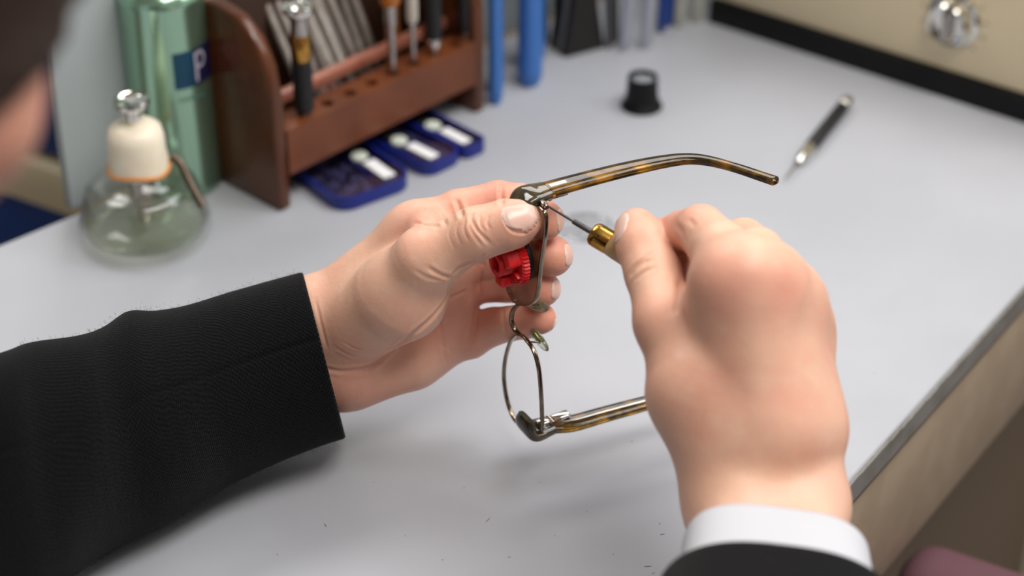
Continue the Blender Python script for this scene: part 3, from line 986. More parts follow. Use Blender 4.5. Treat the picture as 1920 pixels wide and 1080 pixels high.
# nose pads
for cx, cy, ax, s_arm in ((1011, 636, 0.7, (984, 640)), (1008, 573, -0.35, (985, 571))):
    c0_ = FP(*s_arm); c1_ = FP(cx - 29, cy + 9) + tdir * .0082
    mid = (c0_ + c1_) / 2 + tdir * .002 + wdir * (.003 if ax > 0 else .002)
    bm = BM(); add_tube(bm, [Vector(p) for p in spline([tuple(c0_), tuple(mid), tuple(c1_)], 8)], .00045, 8)
    arm = obj('pad_arm', bm, m_rim, spec)
    lng = (wdir * .75 - ZV * ax * .75 + tdir * .25).normalized()
    PMx = frame(c1_, lng, (tdir * .8 - ZV * .2).cross(lng) if False else (ZV * .6 + wdir * .3).normalized())
    bm = BM(); add_lathe(bm, PMx @ Matrix.Diagonal((.0072, .0040, .0013, 1)), [(0, -1)] + [(math.cos(a), math.sin(a)) for a in np.linspace(-1.3, 1.3, 9)] + [(0, 1)], 28, False)
    obj('nose_pad', bm, m_padclear, spec, ang=80)
    bm = BM(); add_box(bm, PMx, (-.001, 0, -.0002), (.006, .0032, .0012), .0004); obj('pad_core', bm, mat('olive_metal', (120, 122, 50), .25, .8), arm)

def temple(corner_px, sgn, path_px, label):
    """sgn +1: upper side (end piece turns down), -1: lower side"""
    c = FP(*corner_px)
    pz = c.z
    def HZ(x, y): return PL(x, y, Vector((0, 0, pz)), ZV)
    path = [HZ(*p) for p in path_px]
    d = (path[0] - c); d.z = 0
    # end piece: runs from the rim side round the corner into the temple direction
    prof = [(-.0048, -.0098), (-.0054, -.0066), (-.0050, -.0034), (-.0030, -.0008), (.0010, 0), (.0045, 0), (.0085, 0)]
    ep = [Vector(p) for p in spline([tuple(c + tdir * a + ZV * sgn * b) for a, b in prof], 5)]
    nE = len(ep)
    bm = BM()
    hu = list(np.interp(np.arange(nE), [0, 6, 18, nE - 1], [.0056, .0072, .0074, .0058]))
    hv = list(np.interp(np.arange(nE), [0, 10, 18, nE - 1], [.0016, .0026, .0026, .0023]))
    sweep(bm, ep, wdir, hu, hv, .5)
    e = obj('end_piece', bm, m_tort2, spec, ang=50)
    start = c + tdir * .0088
    sp_pts = [Vector(p) for p in spline([tuple(start)] + [tuple(p) for p in path], 8)]
    nT = len(sp_pts)
    us = []
    for i in range(nT):
        tg = (sp_pts[min(i + 1, nT - 1)] - sp_pts[max(i - 1, 0)]).normalized()
        us.append(ZV.cross(tg) * -1)
    f = np.linspace(0, 1, nT)
    hu = list(np.interp(f, [0, .3, .55, .75, .985, 1], [.0054, .0046, .0034, .0025, .0028, .0014]))
    hv = list(np.interp(f, [0, .4, .75, .985, 1], [.0022, .0020, .0016, .0016, .0009]))
    bm = BM(); sweep(bm, sp_pts, us, hu, hv, .5)
    tp = obj('temple', bm, m_tort, spec, ang=50)
    tp['label'] = label
    # metal core wire in the inner face and the hinge
    bm = BM(); sweep(bm, [p - ZV * sgn * .0017 for p in sp_pts[3:int(nT * .8)]], us[3:int(nT * .8)], [.0008] * (int(nT * .8) - 3), [.0006] * (int(nT * .8) - 3), .8, 8)
    obj('core_wire', bm, m_steel, tp)
    HM = Matrix((tdir, wdir, tdir.cross(wdir))).transposed().to_4x4(); HM.translation = c + tdir * .0086 - ZV * sgn * .0034
    bm = BM()
    add_box(bm, HM, (-.0045, 0, 0), (.006, .0046, .0018), .0004)
    add_box(bm, HM, (.0055, 0, 0), (.009, .0046, .0018), .0004)
    h = obj('hinge', bm, m_chrome, spec, ang=40)
    bm = BM(); add_tube(bm, [HM @ Vector((0, -.003, -.0006 * sgn)), HM @ Vector((0, .003, -.0006 * sgn))], .0013, 14); obj('hinge_barrel', bm, m_chrome, h)
    return c, sp_pts, us, hu, hv

up_path = [(1060, 347), (1120, 331), (1190, 314), (1245, 303), (1290, 298), (1330, 302), (1380, 315), (1425, 330), (1458, 341)]
cU, spU, usU, huU, hvU = temple((994, 366), 1, up_path, 'upper tortoise temple with hooked end')
lo_path = [(1072, 794), (1130, 778), (1200, 759), (1255, 745), (1300, 738), (1338, 740), (1385, 752), (1425, 767), (1455, 778)]
cL, spL, usL, huL, hvL = temple((1003, 807), -1, lo_path, 'lower tortoise temple running behind the right hand')
# chrome bar imitating a lamp reflection on the upper temple's outer face
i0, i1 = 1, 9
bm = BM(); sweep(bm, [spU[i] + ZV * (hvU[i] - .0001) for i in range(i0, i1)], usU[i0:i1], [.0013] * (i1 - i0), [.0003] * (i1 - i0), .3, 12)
obj('reflection_bar', bm, m_chrome, spec, ang=40)
# rim closing blocks and screws
for px in ((1017, 387), (1015, 803)):
    q = FP(*px)
    HM = Matrix((tdir, wdir, tdir.cross(wdir))).transposed().to_4x4(); HM.translation = q + tdir * .0012
    bm = BM(); add_box(bm, HM, (0, -.0012, 0), (.0026, .0042, .0034), .0006); cb_ = obj('closing_block', bm, m_rim, spec, ang=40)
    bm = BM(); add_tube(bm, [HM @ Vector((.0002, .0008, 0)), HM @ Vector((.0002, .0018, 0))], .0011, 14); obj('rim_screw', bm, m_chrome, cb_, ang=40)

# ------------------------------------------------------------------ red lens block stuck on the front of the lens
BC = FP(989, 478)
nd = -tdir
bM = Matrix((wdir, ZV, wdir.cross(ZV))).transposed().to_4x4()
if bM.to_3x3() @ Vector((0, 0, 1)) @ nd < 0:
    bM = Matrix((-wdir, ZV, (-wdir).cross(ZV))).transposed().to_4x4()
bM.translation = BC + nd * .0024
blk = thing('lens_block', 'red rubber lens block with toothed rim stuck to the lens under the thumb', 'lens block', bM)
bm = BM(); add_lathe(bm, bM, [(0, 0), (.0108, 0), (.0114, .0006), (.0114, .0022), (.0108, .0030), (0, .0030)], 40, False); obj('adhesive_pad', bm, m_black, blk, ang=50)
bm = BM()
n = 84
rg = []
for i in range(n):
    a = 2 * math.pi * i / n
    r = .0124 if i % 2 else .0117
    rg.append([bm.verts.new(bM @ Vector((rr * math.cos(a), rr * math.sin(a), z))) for rr, z in ((.0095, .0030), (r, .0030), (r, .0056), (.0112, .0066), (.0060, .0068))])
for i in range(n):
    p, q = rg[i], rg[(i + 1) % n]
    for k in range(4): bm.faces.new((p[k], q[k], q[k + 1], p[k + 1]))
obj('toothed_flange', bm, m_red, blk, smooth=False)
bm = BM(); add_lathe(bm, bM, [(.0070, .0060), (.0062, .0075), (.0060, .0138), (.0056, .0146), (.0040, .0146), (.0036, .0140), (.0036, .0085), (0, .0085)], 36, False); obj('boss', bm, m_red, blk, ang=45)
for k, (a, r) in enumerate(((-85, .0088), (35, .0088), (155, .0088))):
    a = math.radians(a)
    M = bM @ Matrix.Rotation(a, 4, 'Z') @ Matrix.Translation((r, 0, .0098))
    bm = BM(); add_box(bm, M, (0, 0, 0), (.0052, .0072, .0072), .0012, 2); obj('lug', bm, m_red, blk, ang=50)
for k in range(9):
    a = math.radians(-70 + 11 * k - 40)
    M = bM @ Matrix.Rotation(a, 4, 'Z') @ Matrix.Translation((.0088, 0, .0074))
    bm = BM(); add_box(bm, M, (0, 0, 0), (.0046, .0007, .0026), .0002, 1); obj('rib', bm, m_red, blk, ang=50)

# ------------------------------------------------------------------ wooden handled screwdriver in the right hand
tip = FP(1019, 384) + wdir * .0022 + tdir * .0012
hnd = U(1205, 492, .867)
axd = (hnd - tip).normalized()
SM_ = zframe(tip, hnd)
def along(px):
    lo, hi = 0, .3
    for _ in range(40):
        m = (lo + hi) / 2
        if proj(tip + axd * m)[0] < px: lo = m
        else: hi = m
    return lo
l1, l2, l3, l4 = along(1076), along(1110), along(1143), along(1143) + .056
tool = thing('screwdriver', 'brass collared wooden handled screwdriver gripped in the right hand', 'screwdriver', SM_)
for nm, pr, m in (('blade', [(.0003, 0), (.00055, .001), (.00062, l1)], mat('dark_steel', (112, 104, 100), .3, .9)),
                  ('shank', [(.0010, l1 - .0005), (.00125, l1), (.0013, l2 + .002)], mat('dull_steel', (104, 100, 98), .38, .8)),
                  ('ferrule', [(.0013, l2 - .0005), (.0042, l2), (.0052, l2 + .0012), (.0055, l2 + .003), (.0055, l3), (.0050, l3 + .0003)], m_gold),
                  ('handle', [(.0053, l3), (.0057, l3 + .004), (.0062, l3 + .02), (.0060, l3 + .045), (.0055, l4 - .004), (.0035, l4), (0, l4 + .0006)],
                   mat('pale_wood', (214, 178, 128), .4, noise=(260, (188, 148, 98), 6, .35, .65)))):
    bm = BM(); add_lathe(bm, SM_, pr, 32); obj(nm, bm, m, tool, ang=40)
toc = (Vector((0, 0, CZ)) - tip).normalized()
side = (toc - axd * toc.dot(axd)).normalized()
bm = BM(); pm_ = zframe(tip + axd * (l2 + .0042) + side * .0053, tip + axd * (l2 + .0042) + side * .0063)
add_lathe(bm, pm_, [(0, 0), (.0005, 0), (.0005, .0003), (0, .0004)], 12, False); obj('ferrule_pin', bm, m_black, tool)

# ------------------------------------------------------------------ the person
def skin_material():
    m = bpy.data.materials.new('skin')
    m.use_nodes = True
    N, Lk = m.node_tree.nodes, m.node_tree.links
    b = N['Principled BSDF']
    b.inputs['Roughness'].default_value = 0.46
    b.inputs['Specular IOR Level'].default_value = 0.42
    b.inputs['Subsurface Weight'].default_value = 0.35
    b.inputs['Subsurface Radius'].default_value = (1.0, 0.32, 0.16)
    b.inputs['Subsurface Scale'].default_value = 0.0035
    tc = N.new('ShaderNodeTexCoord')
    at_ = N.new('ShaderNodeAttribute'); at_.attribute_name = 'tint'
    sep = N.new('ShaderNodeSeparateColor'); Lk.new(at_.outputs['Color'], sep.inputs['Color'])
    def noise(scale, det):
        n = N.new('ShaderNodeTexNoise'); n.inputs['Scale'].default_value = scale; n.inputs['Detail'].default_value = det
        Lk.new(tc.outputs['Object'], n.inputs['Vector']); return n
    def mixc(a, fac, c):
        x = N.new('ShaderNodeMix'); x.data_type = 'RGBA'
        Lk.new(fac, x.inputs[0])
        if isinstance(a, tuple): x.inputs[6].default_value = a
        else: Lk.new(a, x.inputs[6])
        x.inputs[7].default_value = c
        return x.outputs[2]
    def ramp(src, lo, hi, mx=1.0):
        r = N.new('ShaderNodeMapRange'); r.inputs[1].default_value = lo; r.inputs[2].default_value = hi; r.inputs[4].default_value = mx
        Lk.new(src, r.inputs[0]); return r.outputs[0]
    c = mixc(SKIN_BASE, ramp(noise(38, 3).outputs['Fac'], .42, .72, .5), SKIN_PINK)
    c = mixc(c, ramp(noise(85, 4).outputs['Fac'], .52, .75, .35), SKIN_PALE)
    c = mixc(c, sep.outputs[0], SKIN_RED)
    c = mixc(c, sep.outputs[1], SKIN_PALE)
    c = mixc(c, sep.outputs[2], SKIN_DARK)
    Lk.new(c, b.inputs['Base Color'])
    v = N.new('ShaderNodeTexVoronoi'); v.inputs['Scale'].default_value = 1100; v.feature = 'DISTANCE_TO_EDGE'
    Lk.new(tc.outputs['Object'], v.inputs['Vector'])
    n3 = noise(330, 5)
    ad = N.new('ShaderNodeMath'); ad.operation = 'MULTIPLY_ADD'
    Lk.new(v.outputs['Distance'], ad.inputs[0]); ad.inputs[1].default_value = 0.5; Lk.new(n3.outputs['Fac'], ad.inputs[2])
    bp = N.new('ShaderNodeBump'); bp.inputs['Strength'].default_value = 0.28; bp.inputs['Distance'].default_value = 0.0006
    Lk.new(ad.outputs[0], bp.inputs['Height']); Lk.new(bp.outputs['Normal'], b.inputs['Normal'])
    return m


SKIN_BASE = s2l((225, 178, 153)); SKIN_PINK = s2l((222, 154, 135)); SKIN_PALE = s2l((236, 204, 180))
SKIN_RED = s2l((212, 118, 102)); SKIN_DARK = s2l((160, 104, 84))
m_skin = skin_material()
m_nail = mat('fingernail', (230, 186, 172), 0.24, spec=0.5, sss=.2, sss_s=.002)
_n, _l = m_nail.node_tree.nodes, m_nail.node_tree.links
_a = _n.new('ShaderNodeAttribute'); _a.attribute_name = 'free_edge'
_r = _n.new('ShaderNodeValToRGB'); _r.color_ramp.elements[0].position = .90; _r.color_ramp.elements[1].position = .97
_r.color_ramp.elements[0].color = s2l((230, 186, 172)); _r.color_ramp.elements[1].color = s2l((236, 212, 190))
_e = _r.color_ramp.elements.new(.0); _e.color = s2l((236, 204, 194)); _r.color_ramp.elements.new(.16).color = s2l((230, 186, 172))
_l.new(_a.outputs['Fac'], _r.inputs[0]); _l.new(_r.outputs[0], _n['Principled BSDF'].inputs['Base Color'])
toC = Vector((0, -cp, sp)); IX = Vector((1, 0, 0)); IY = Vector((0, sp, cp))


def dl(py, off=0.0):
    """depth of an upright surface through the held frame"""
    return HG / (cp + (540 - py) / FPX * sp) + off


HG = (P0.y)                                                   # ground distance of the frame


class Hand:
    def __init__(s, pts, vox):
        P = np.array([list(p) for p, r in pts]); R = np.array([r for p, r in pts])
        s.F = Field((P - R[:, None]).min(0) - .013, (P + R[:, None]).max(0) + .013, vox)
        s.palm = np.full(s.F.n, 1.0, np.float32)
        s.fingers = []
    def add_palm(s, a, b, ra, rb, k=.010, squash=None):
        sl, d = s.F.cone(a, b, ra, rb, .016, squash)
        s.palm[sl] = smin(s.palm[sl], d, k)
    def finger(s, chain, k_in=.002):
        g = np.full(s.F.n, 1.0, np.float32)
        for (a, ra), (b, rb) in zip(chain, chain[1:]):
            sl, d = s.F.cone(a, b, ra, rb, .012)
            g[sl] = smin(g[sl], d, k_in)
        return g
    def mesh(s, fingers, kb=.007, kf=.0012, it=2):
        out = s.palm
        acc = None
        for g, kk in fingers:
            m_ = smin(s.palm, g, kk)
            acc = m_ if acc is None else smin(acc, m_, kf)
        V, Q = surface(acc, s.F.lo, s.F.vox)
        return relax(V, Q, it), Q


def bvh_of(V, Q):
    return BVHTree.FromPolygons(V.tolist(), Q.tolist())


def trace(bvh, px, n=10):
    """points of the skin seen along a line of photo positions"""
    o = Vector((0, 0, CZ)); out = []
    for q in (spline(px, n) if len(px) > 2 else [np.array(px[0]) + (np.array(px[1]) - np.array(px[0])) * t for t in np.linspace(0, 1, n)]):
        h = bvh.ray_cast(o, (U(q[0], q[1], 1) - o).normalized())
        if h[0] is not None: out.append(list(h[0]))
    return np.array(out, np.float32)


def creases(V, Q, bvh, lines):
    N = vnormals(V, Q)
    for px, depth, sig in lines:
        L_ = trace(bvh, px)
        if len(L_) < 2: continue
        m = ((V > L_.min(0) - 4 * sig) & (V < L_.max(0) + 4 * sig)).all(1)
        idx = np.nonzero(m)[0]
        if not len(idx): continue
        P = V[idx]; best = np.full(len(idx), 9., np.float32); tt = np.zeros(len(idx), np.float32)
        nseg = len(L_) - 1
        for i in range(nseg):
            a, b_ = L_[i], L_[i + 1]; ba = b_ - a
            if ba @ ba > .006 ** 2: continue
            t = np.clip(((P - a) @ ba) / (ba @ ba + 1e-12), 0, 1)
            d = np.linalg.norm(P - a - t[:, None] * ba, axis=1)
            u = d < best
            best[u] = d[u]; tt[u] = (i + t[u]) / nseg
        fade = np.clip(np.minimum(tt, 1 - tt) * 6, .15, 1)
        g = np.exp(-(best / sig) ** 2) * fade
        sh = .35 * np.exp(-((best - 2.1 * sig) / sig) ** 2) * fade
        V[idx] += (N[idx] * (depth * (sh - g))[:, None]).astype(np.float32)
    return V


def blobs(V, items):
    t = np.zeros((len(V), 4), np.float32); t[:, 3] = 1
    for p, r, ch, amt in items:
        d = np.linalg.norm(V - np.array(p, np.float32), axis=1)
        t[:, ch] = np.maximum(t[:, ch], amt * np.exp(-(d / r) ** 2))
    return t


def nail(bvh, c, axis, n, length, width, parent, name='fingernail', lift=.00035, m=None):
    axis = axis.normalized(); n = (n - axis * n.dot(axis)).normalized(); s_ = axis.cross(n)
    nu, nv = 14, 12
    grid = []
    for i in range(nu + 1):
        u = -1 + 2 * i / nu
        row = []
        k = (1 - abs(u) ** 4.0) ** .5 * (.92 + .08 * u) if u < 0 else (1 - abs(u) ** 5) ** .5
        for j in range(nv + 1):
            v = (-1 + 2 * j / nv) * max(k, .05)
            # rays straight down the nail normal, so that the plate keeps a regular outline
            o = c + axis * (u * length / 2) + s_ * (v * width / 2) + n * .02
            h = bvh.ray_cast(o, -n, .05)
            row.append((h[0], h[1], v))
        grid.append(row)
    bm = BM(); vs = []; fe = bm.verts.layers.float.new('free_edge')
    for i, row in enumerate(grid):
        q = []
        for p, nn, v in row:
            if p is None: q.append(None); continue
            e = max(abs(-1 + 2 * i / nu), abs(v) / max(1e-3, 1))
            vv = bm.verts.new(p + n * (lift * (1.0 if e < .9 else .1))); vv[fe] = i / nu
            q.append(vv)
        vs.append(q)
    for a, b in zip(vs, vs[1:]):
        for k in range(nv):
            f = (a[k], b[k], b[k + 1], a[k + 1])
            if all(f) and len(set(f)) == 4: bm.faces.new(f)
    bmesh.ops.recalc_face_normals(bm, faces=bm.faces[:])
    if bm.faces and sum((f.normal for f in bm.faces), Vector()).dot(n) < 0:
        bmesh.ops.reverse_faces(bm, faces=bm.faces[:])
    me = bpy.data.meshes.new(name); bm.to_mesh(me); bm.free()
    sm_ = obj(name, me, m or m_nail, parent, ang=None)
    md = sm_.modifiers.new('thick', 'SOLIDIFY'); md.thickness = .0004; md.offset = -1
    return sm_


# ---------------------------------------------------------------- left hand (pixel, pixel, offset mm, radius mm)
def LH(px, py, off, r): return (U(px, py, dl(py, off / 1000)), r / 1000 * 1.03)
W1 = LH(584, 603, 10, 15.6); W2 = LH(632, 684, 8, 16); Wm = LH(600, 640, 8, 16.5)
A1 = (U(450, 680, .942), .0150); A2 = (U(465, 735, .944), .0150)
M1 = LH(785, 447, 20, 14); M2 = LH(815, 505, 31, 12.5); M3 = LH(822, 568, 32, 12.0); M4 = LH(806, 637, 24, 12.8)
T1a = LH(655, 612, 0, 18); T1b = LH(752, 552, -14, 19.5); TM = LH(800, 487, -21, 14.0); TI = LH(896, 437, -24, 10.6); TT0 = LH(950, 421, -24, 9.7); TT = LH(981, 412, -23, 8.3)
I_ = [M1, LH(860, 402, 24, 11.2), LH(935, 380, 26, 9.8), LH(975, 383, 24, 9.2), LH(1003, 398, 17, 9.0), LH(1020, 413, 4, 9.0)]
D_ = [M2, LH(890, 486, 41, 10.2), LH(955, 480, 41, 10.0), LH(1015, 478, 26, 9.2), LH(1035, 480, 6, 9.4)]
R_ = [M3, LH(890, 533, 40, 9.2), LH(950, 531, 40, 8.9), LH(1000, 540, 23, 8.5), LH(1016, 541, 6, 8.5)]
K_ = [M4, LH(880, 632, 25, 10.2), LH(925, 612, 24, 8.8), LH(985, 602, 12, 8.1), LH(1013, 597, 6, 7.4)]
allp = [W1, W2, Wm, A1, A2, M1, M2, M3, M4, T1a, T1b, TM, TI, TT] + I_ + D_ + R_ + K_
lh = Hand(allp, .00062)
for a, b in ((W1, M1), (Wm, M2), (Wm, M3), (W2, M4), (A1, W1), (A2, W2), (A1, A2), (W1, W2), (M1, M2), (M2, M3), (M3, M4)):
    lh.add_palm(a[0], b[0], a[1], b[1], .012)
hy1, hy2 = LH(668, 690, 2, 16.2), LH(765, 672, 9, 14.5)
lh.add_palm(hy1[0], hy2[0], hy1[1], hy2[1], .012)
lh.add_palm(T1a[0], T1b[0], T1a[1], T1b[1], .007)
web = LH(800, 430, 4, 9)
lh.add_palm(M1[0], web[0], .011, .008, .010)
thumb = lh.finger([T1b, TM, TI, TT0, TT], .006)
pulp = LH(968, 432, -19, 7.2)
sl, d = lh.F.cone(TI[0], pulp[0], .0085, pulp[1], .01); thumb[sl] = smin(thumb[sl], d, .005)
fi = [(thumb, .008), (lh.finger(I_), .007), (lh.finger(D_), .006), (lh.finger(R_), .006), (lh.finger(K_), .007)]
LV, LQ = lh.mesh(fi, it=2)
lb = bvh_of(LV, LQ)
LV = creases(LV, LQ, lb, [
    ([(846, 522), (838, 555), (815, 590), (780, 622), (735, 657), (690, 690), (645, 700)], .0012, .0013),
    ([(775, 418), (800, 422), (828, 425)], .0005, .0010),
    ([(855, 372), (862, 392), (868, 408)], .0009, .0011), ([(812, 385), (826, 405), (838, 424)], .0006, .0010),
    ([(941, 340), (940, 365), (942, 388)], .0008, .0010),
    ([(893, 398), (884, 408), (892, 428), (908, 446), (922, 460)], .0006, .0008), ([(886, 402), (880, 420), (892, 445), (905, 462)], .0004, .0007),
    ([(902, 402), (900, 420), (912, 440)], .0003, .0006), ([(918, 404), (914, 418), (920, 432)], .0003, .0006),
    ([(1000, 388), (978, 383), (955, 386), (945, 400), (950, 420), (962, 434), (984, 437), (1002, 428)], .0005, .0006),
    ([(875, 410), (870, 430), (880, 455)], .0003, .0006), ([(862, 415), (856, 435), (866, 462)], .00025, .0006), ([(848, 420), (842, 440), (852, 468)], .0002, .0006),
    ([(906, 505), (906, 535), (910, 562)], .0007, .0010), ([(904, 478), (905, 500)], .0006, .0010),
    ([(893, 578), (890, 615), (882, 652)], .0008, .0012), ([(942, 575), (945, 605), (950, 632)], .0005, .0009),
    ([(822, 590), (830, 630), (836, 680)], .0006, .0010), ([(845, 520), (865, 500), (893, 490)], .0006, .0010), ([(840, 560), (875, 545)], .0004, .0010),
    ([(800, 500), (825, 515), (845, 521)], .0006, .0009), ([(775, 505), (800, 520), (830, 526)], .0003, .0008),
    ([(590, 560), (600, 600), (615, 660)], .0003, .0008), ([(606, 690), (640, 696), (680, 690)], .0006, .0010), ([(625, 650), (660, 668), (690, 672)], .0003, .0009),
    ([(640, 640), (670, 655), (700, 655)], .00025, .0008), ([(820, 640), (850, 660)], .0003, .0009),
])
LT = blobs(LV, [(I_[-1][0], .014, 0, .55), (D_[-1][0], .013, 0, .75), (R_[-1][0], .013, 0, .7), (K_[-1][0], .013, 0, .75), (I_[2][0], .018, 0, .7), (I_[1][0], .016, 0, .55),
                (R_[1][0], .018, 0, .6), (D_[1][0], .018, 0, .5), (M3[0] - toC * -.01, .018, 0, .5), (K_[1][0], .018, 0, .45), (TT[0], .010, 0, .35), (web[0], .016, 0, .45),
                (T1b[0], .02, 1, .2), (hy1[0], .03, 0, .35), (M4[0], .022, 0, .4), (M2[0], .02, 0, .4), (K_[2][0], .016, 0, .5), (D_[2][0], .016, 0, .45), (TI[0], .010, 0, .25), (T1a[0], .02, 0, .15)])

# ---------------------------------------------------------------- right hand (pixel, pixel, depth, radius mm)
RS = P0.length and (dl(600) / .911)
def RH(px, py, d, r): return (U(px, py, d * RS), r / 1000 * RS)
rW1 = RH(1390, 945, .792, 16.5); rW2 = RH(1500, 945, .795, 15.4); rA1 = RH(1385, 1180, .735, 19); rA2 = RH(1512, 1180, .735, 19)
rMb1 = RH(1372, 800, .795, 17); rMb2 = RH(1440, 790, .79, 17.5); rMb3 = RH(1500, 800, .797, 14.4)
rM1 = RH(1385, 530, .780, 14.4); rM2 = RH(1434, 538, .785, 13.2); rM3 = RH(1472, 572, .797, 11.2); rM4 = RH(1503, 626, .812, 10.4)
rC = RH(1306, 735, .795, 15.5); rTM = RH(1252, 605, .803, 13.2); rTI = RH(1224, 510, .820, 11.0); rTa = RH(1206, 462, .828, 10.4); rTT = RH(1194, 431, .834, 9.2)
rI = [rM1, RH(1350, 470, .797, 12.2), RH(1314, 431, .813, 10.2), RH(1282, 436, .827, 9.2), RH(1250, 447, .842, 8.9), RH(1206, 470, .8575, 8.0)]
rD = [rM2, RH(1420, 478, .806, 11), RH(1394, 455, .826, 10), RH(1334, 500, .848, 9.0), RH(1282, 538, .853, 8.0)]
rR = [rM3, RH(1450, 525, .820, 10.0), RH(1438, 510, .834, 9.3), RH(1385, 560, .853, 8.5), RH(1335, 600, .848, 7.8)]
rK = [rM4, RH(1490, 590, .842, 9), RH(1480, 575, .858, 8.2), RH(1435, 615, .862, 7.6), RH(1392, 650, .852, 7.0)]
rall = [rW1, rW2, rA1, rA2, rMb1, rMb2, rMb3, rM1, rM2, rM3, rM4, rC, rTM, rTI, rTT] + rI + rD + rR + rK
rh = Hand(rall, .0008)
for a, b in ((rW1, rMb1), (rW1, rMb2), (rW2, rMb3), (rMb1, rM1), (rMb2, rM2), (rMb3, rM3), (rMb3, rM4), (rA1, rW1), (rA2, rW2), (rW1, rW2), (rA1, rA2), (rM1, rM2), (rM2, rM3), (rM3, rM4), (rMb2, rM1), (rMb2, rM3)):
    rh.add_palm(a[0], b[0], a[1], b[1], .012)
rh.add_palm(rC[0], rW1[0], rC[1], rW1[1], .014)
rh.add_palm(rC[0], rMb1[0], rC[1], rMb1[1], .014)
webr = RH(1290, 640, .812, 11)
rh.add_palm(rC[0], webr[0], .0155, .0105, .012); rh.add_palm(rM1[0], webr[0], .012, .0105, .012)
for q, rr in ((RH(1402, 506, .7705, 8), .008), (RH(1440, 516, .774, 8), .0075), (RH(1492, 548, .790, 7), .0073), (RH(1524, 599, .806, 7), .0068)):
    rh.add_palm(q[0], q[0] + Vector((0, .002, 0)), rr, rr, .005)
for a, b in ((RH(1402, 506, .771, 1), RH(1420, 760, .776, 1)), (RH(1440, 516, .775, 1), RH(1450, 760, .776, 1)), (RH(1484, 558, .789, 1), RH(1485, 770, .784, 1))):
    rh.add_palm(a[0], b[0], .0042, .0036, .006)
for q0, q1, a_, b_ in ((RH(1282, 486, .844, 1), RH(1296, 610, .832, 1), .0075, .010), (RH(1296, 610, .830, 1), rM1[0:1] + (0,), .010, .010)):
    rh.add_palm(q0[0], q1[0], a_, b_, .006)
rthumb = rh.finger([rC, rTM, rTI, rTa, rTT], .005)
rfi = [(rthumb, .006), (rh.finger(rI), .006), (rh.finger(rD), .006), (rh.finger(rR), .006), (rh.finger(rK), .006)]
RV, RQ = rh.mesh(rfi, it=2)
rb = bvh_of(RV, RQ)
RV = creases(RV, RQ, rb, [
    ([(1178, 520), (1195, 500), (1222, 484)], .0008, .0012), ([(1180, 508), (1200, 490), (1225, 472)], .0004, .0009), ([(1186, 528), (1206, 512), (1232, 500)], .0004, .0009),
    ([(1276, 520), (1272, 560), (1266, 592)], .0008, .0014),
    ([(1290, 410), (1304, 425)], .0003, .001), ([(1265, 420), (1280, 436), (1284, 455)], .0005, .0012),
])
RT = blobs(RV, [(rTT[0], .016, 0, .45), (rTa[0], .014, 0, .35), (rI[3][0], .015, 0, .6), (rM2[0] + toC * .012, .013, 0, .55), (rM3[0] + toC * .012, .010, 0, .5), (rM1[0] + toC * .012, .012, 0, .3), (rM4[0] + toC * .01, .010, 0, .4),
                (rTM[0], .014, 0, .2), (rW1[0] + toC * .015, .02, 1, .3), (rW2[0] + toC * .015, .02, 1, .4),
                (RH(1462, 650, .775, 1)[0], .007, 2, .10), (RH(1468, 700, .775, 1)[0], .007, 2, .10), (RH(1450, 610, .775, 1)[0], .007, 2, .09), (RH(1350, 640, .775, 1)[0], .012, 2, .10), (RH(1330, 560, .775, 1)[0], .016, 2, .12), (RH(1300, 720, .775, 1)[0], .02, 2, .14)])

# ---------------------------------------------------------------- arms, trunk, head: coarse field inside the clothes
fwd = az(38); rgt = az(128)
sh_m = Vector((-0.25, 0.28, 1.05))
sR = sh_m + rgt * .185; sL = sh_m - rgt * .185
eRt = Vector((0.075, 0.36, 0.86)); eLf = U(-420, 900, .845)
pel = sh_m - fwd * .17 - ZV * .50
hc = U(-572, -195, .47)
hF = Vector((.33, .66, -.62)).normalized(); hR = hF.cross(ZV).normalized(); hU = hR.cross(hF)
wRt = (rA1[0] + rA2[0]) / 2; wLf = (A1[0] + A2[0]) / 2
# left sleeve outline, traced from the cuff back to the elbow, then up to the shoulder
secL = [((563, 511), (644, 823), .952), ((522, 522), (600, 837), .949), ((440, 545), (520, 868), .943), ((360, 569), (445, 902), .934), ((292, 581), (380, 940), .924), ((243, 588), (320, 972), .916),
        ((197, 618), (262, 1003), .907), ((150, 629), (195, 1042), .895), ((60, 641), (120, 1090), .880), ((0, 655), (40, 1130), .865), ((-150, 690), (-120, 1160), .845), ((-330, 745), (-320, 1160), .835)]
rings = []
for tp_, bt_, d_ in secL:
    a, b = U(*tp_, d_), U(*bt_, d_)
    c = (a + b) / 2; u = (a - b) / 2
    rings.append((c, u, (c - Vector((0, 0, CZ))).normalized() * min(.048, u.length * .90)))
eEnd = rings[-1][0]
for t in (.25, .6, .95):
    c = eEnd + (sL - eEnd) * t + Vector((-.03, .01, -.01)) * (1 - t)
    d_ = (sL - eEnd).normalized()
    u = (ZV.cross(d_)).normalized() * -1
    u = d_.cross(rgt).normalized() * .062
    u = u if u.dot(rings[-1][1]) > 0 else -u
    v = d_.cross(u).normalized() * .058
    rings.append((c, u, v if v.dot(rings[-1][2]) > 0 else -v))
chainL = [r[0] for r in rings[2:12]]
eLf = chainL[-1]
bf = Field((-.62, -.05, .40), (.22, .95, 1.16), .0055)
def bcone(F_, d0_, a, b, ra, rb_, k=.02, sq=None):
    sl, d = F_.cone(a, b, ra, rb_, .04, sq); d0_[sl] = smin(d0_[sl], d, k)
bd = np.full(bf.n, 1.0, np.float32)
bcone(bf, bd, sh_m - ZV * .08, pel, .115, .12, .03)
bcone(bf, bd, sR, sL, .045, .045, .04)
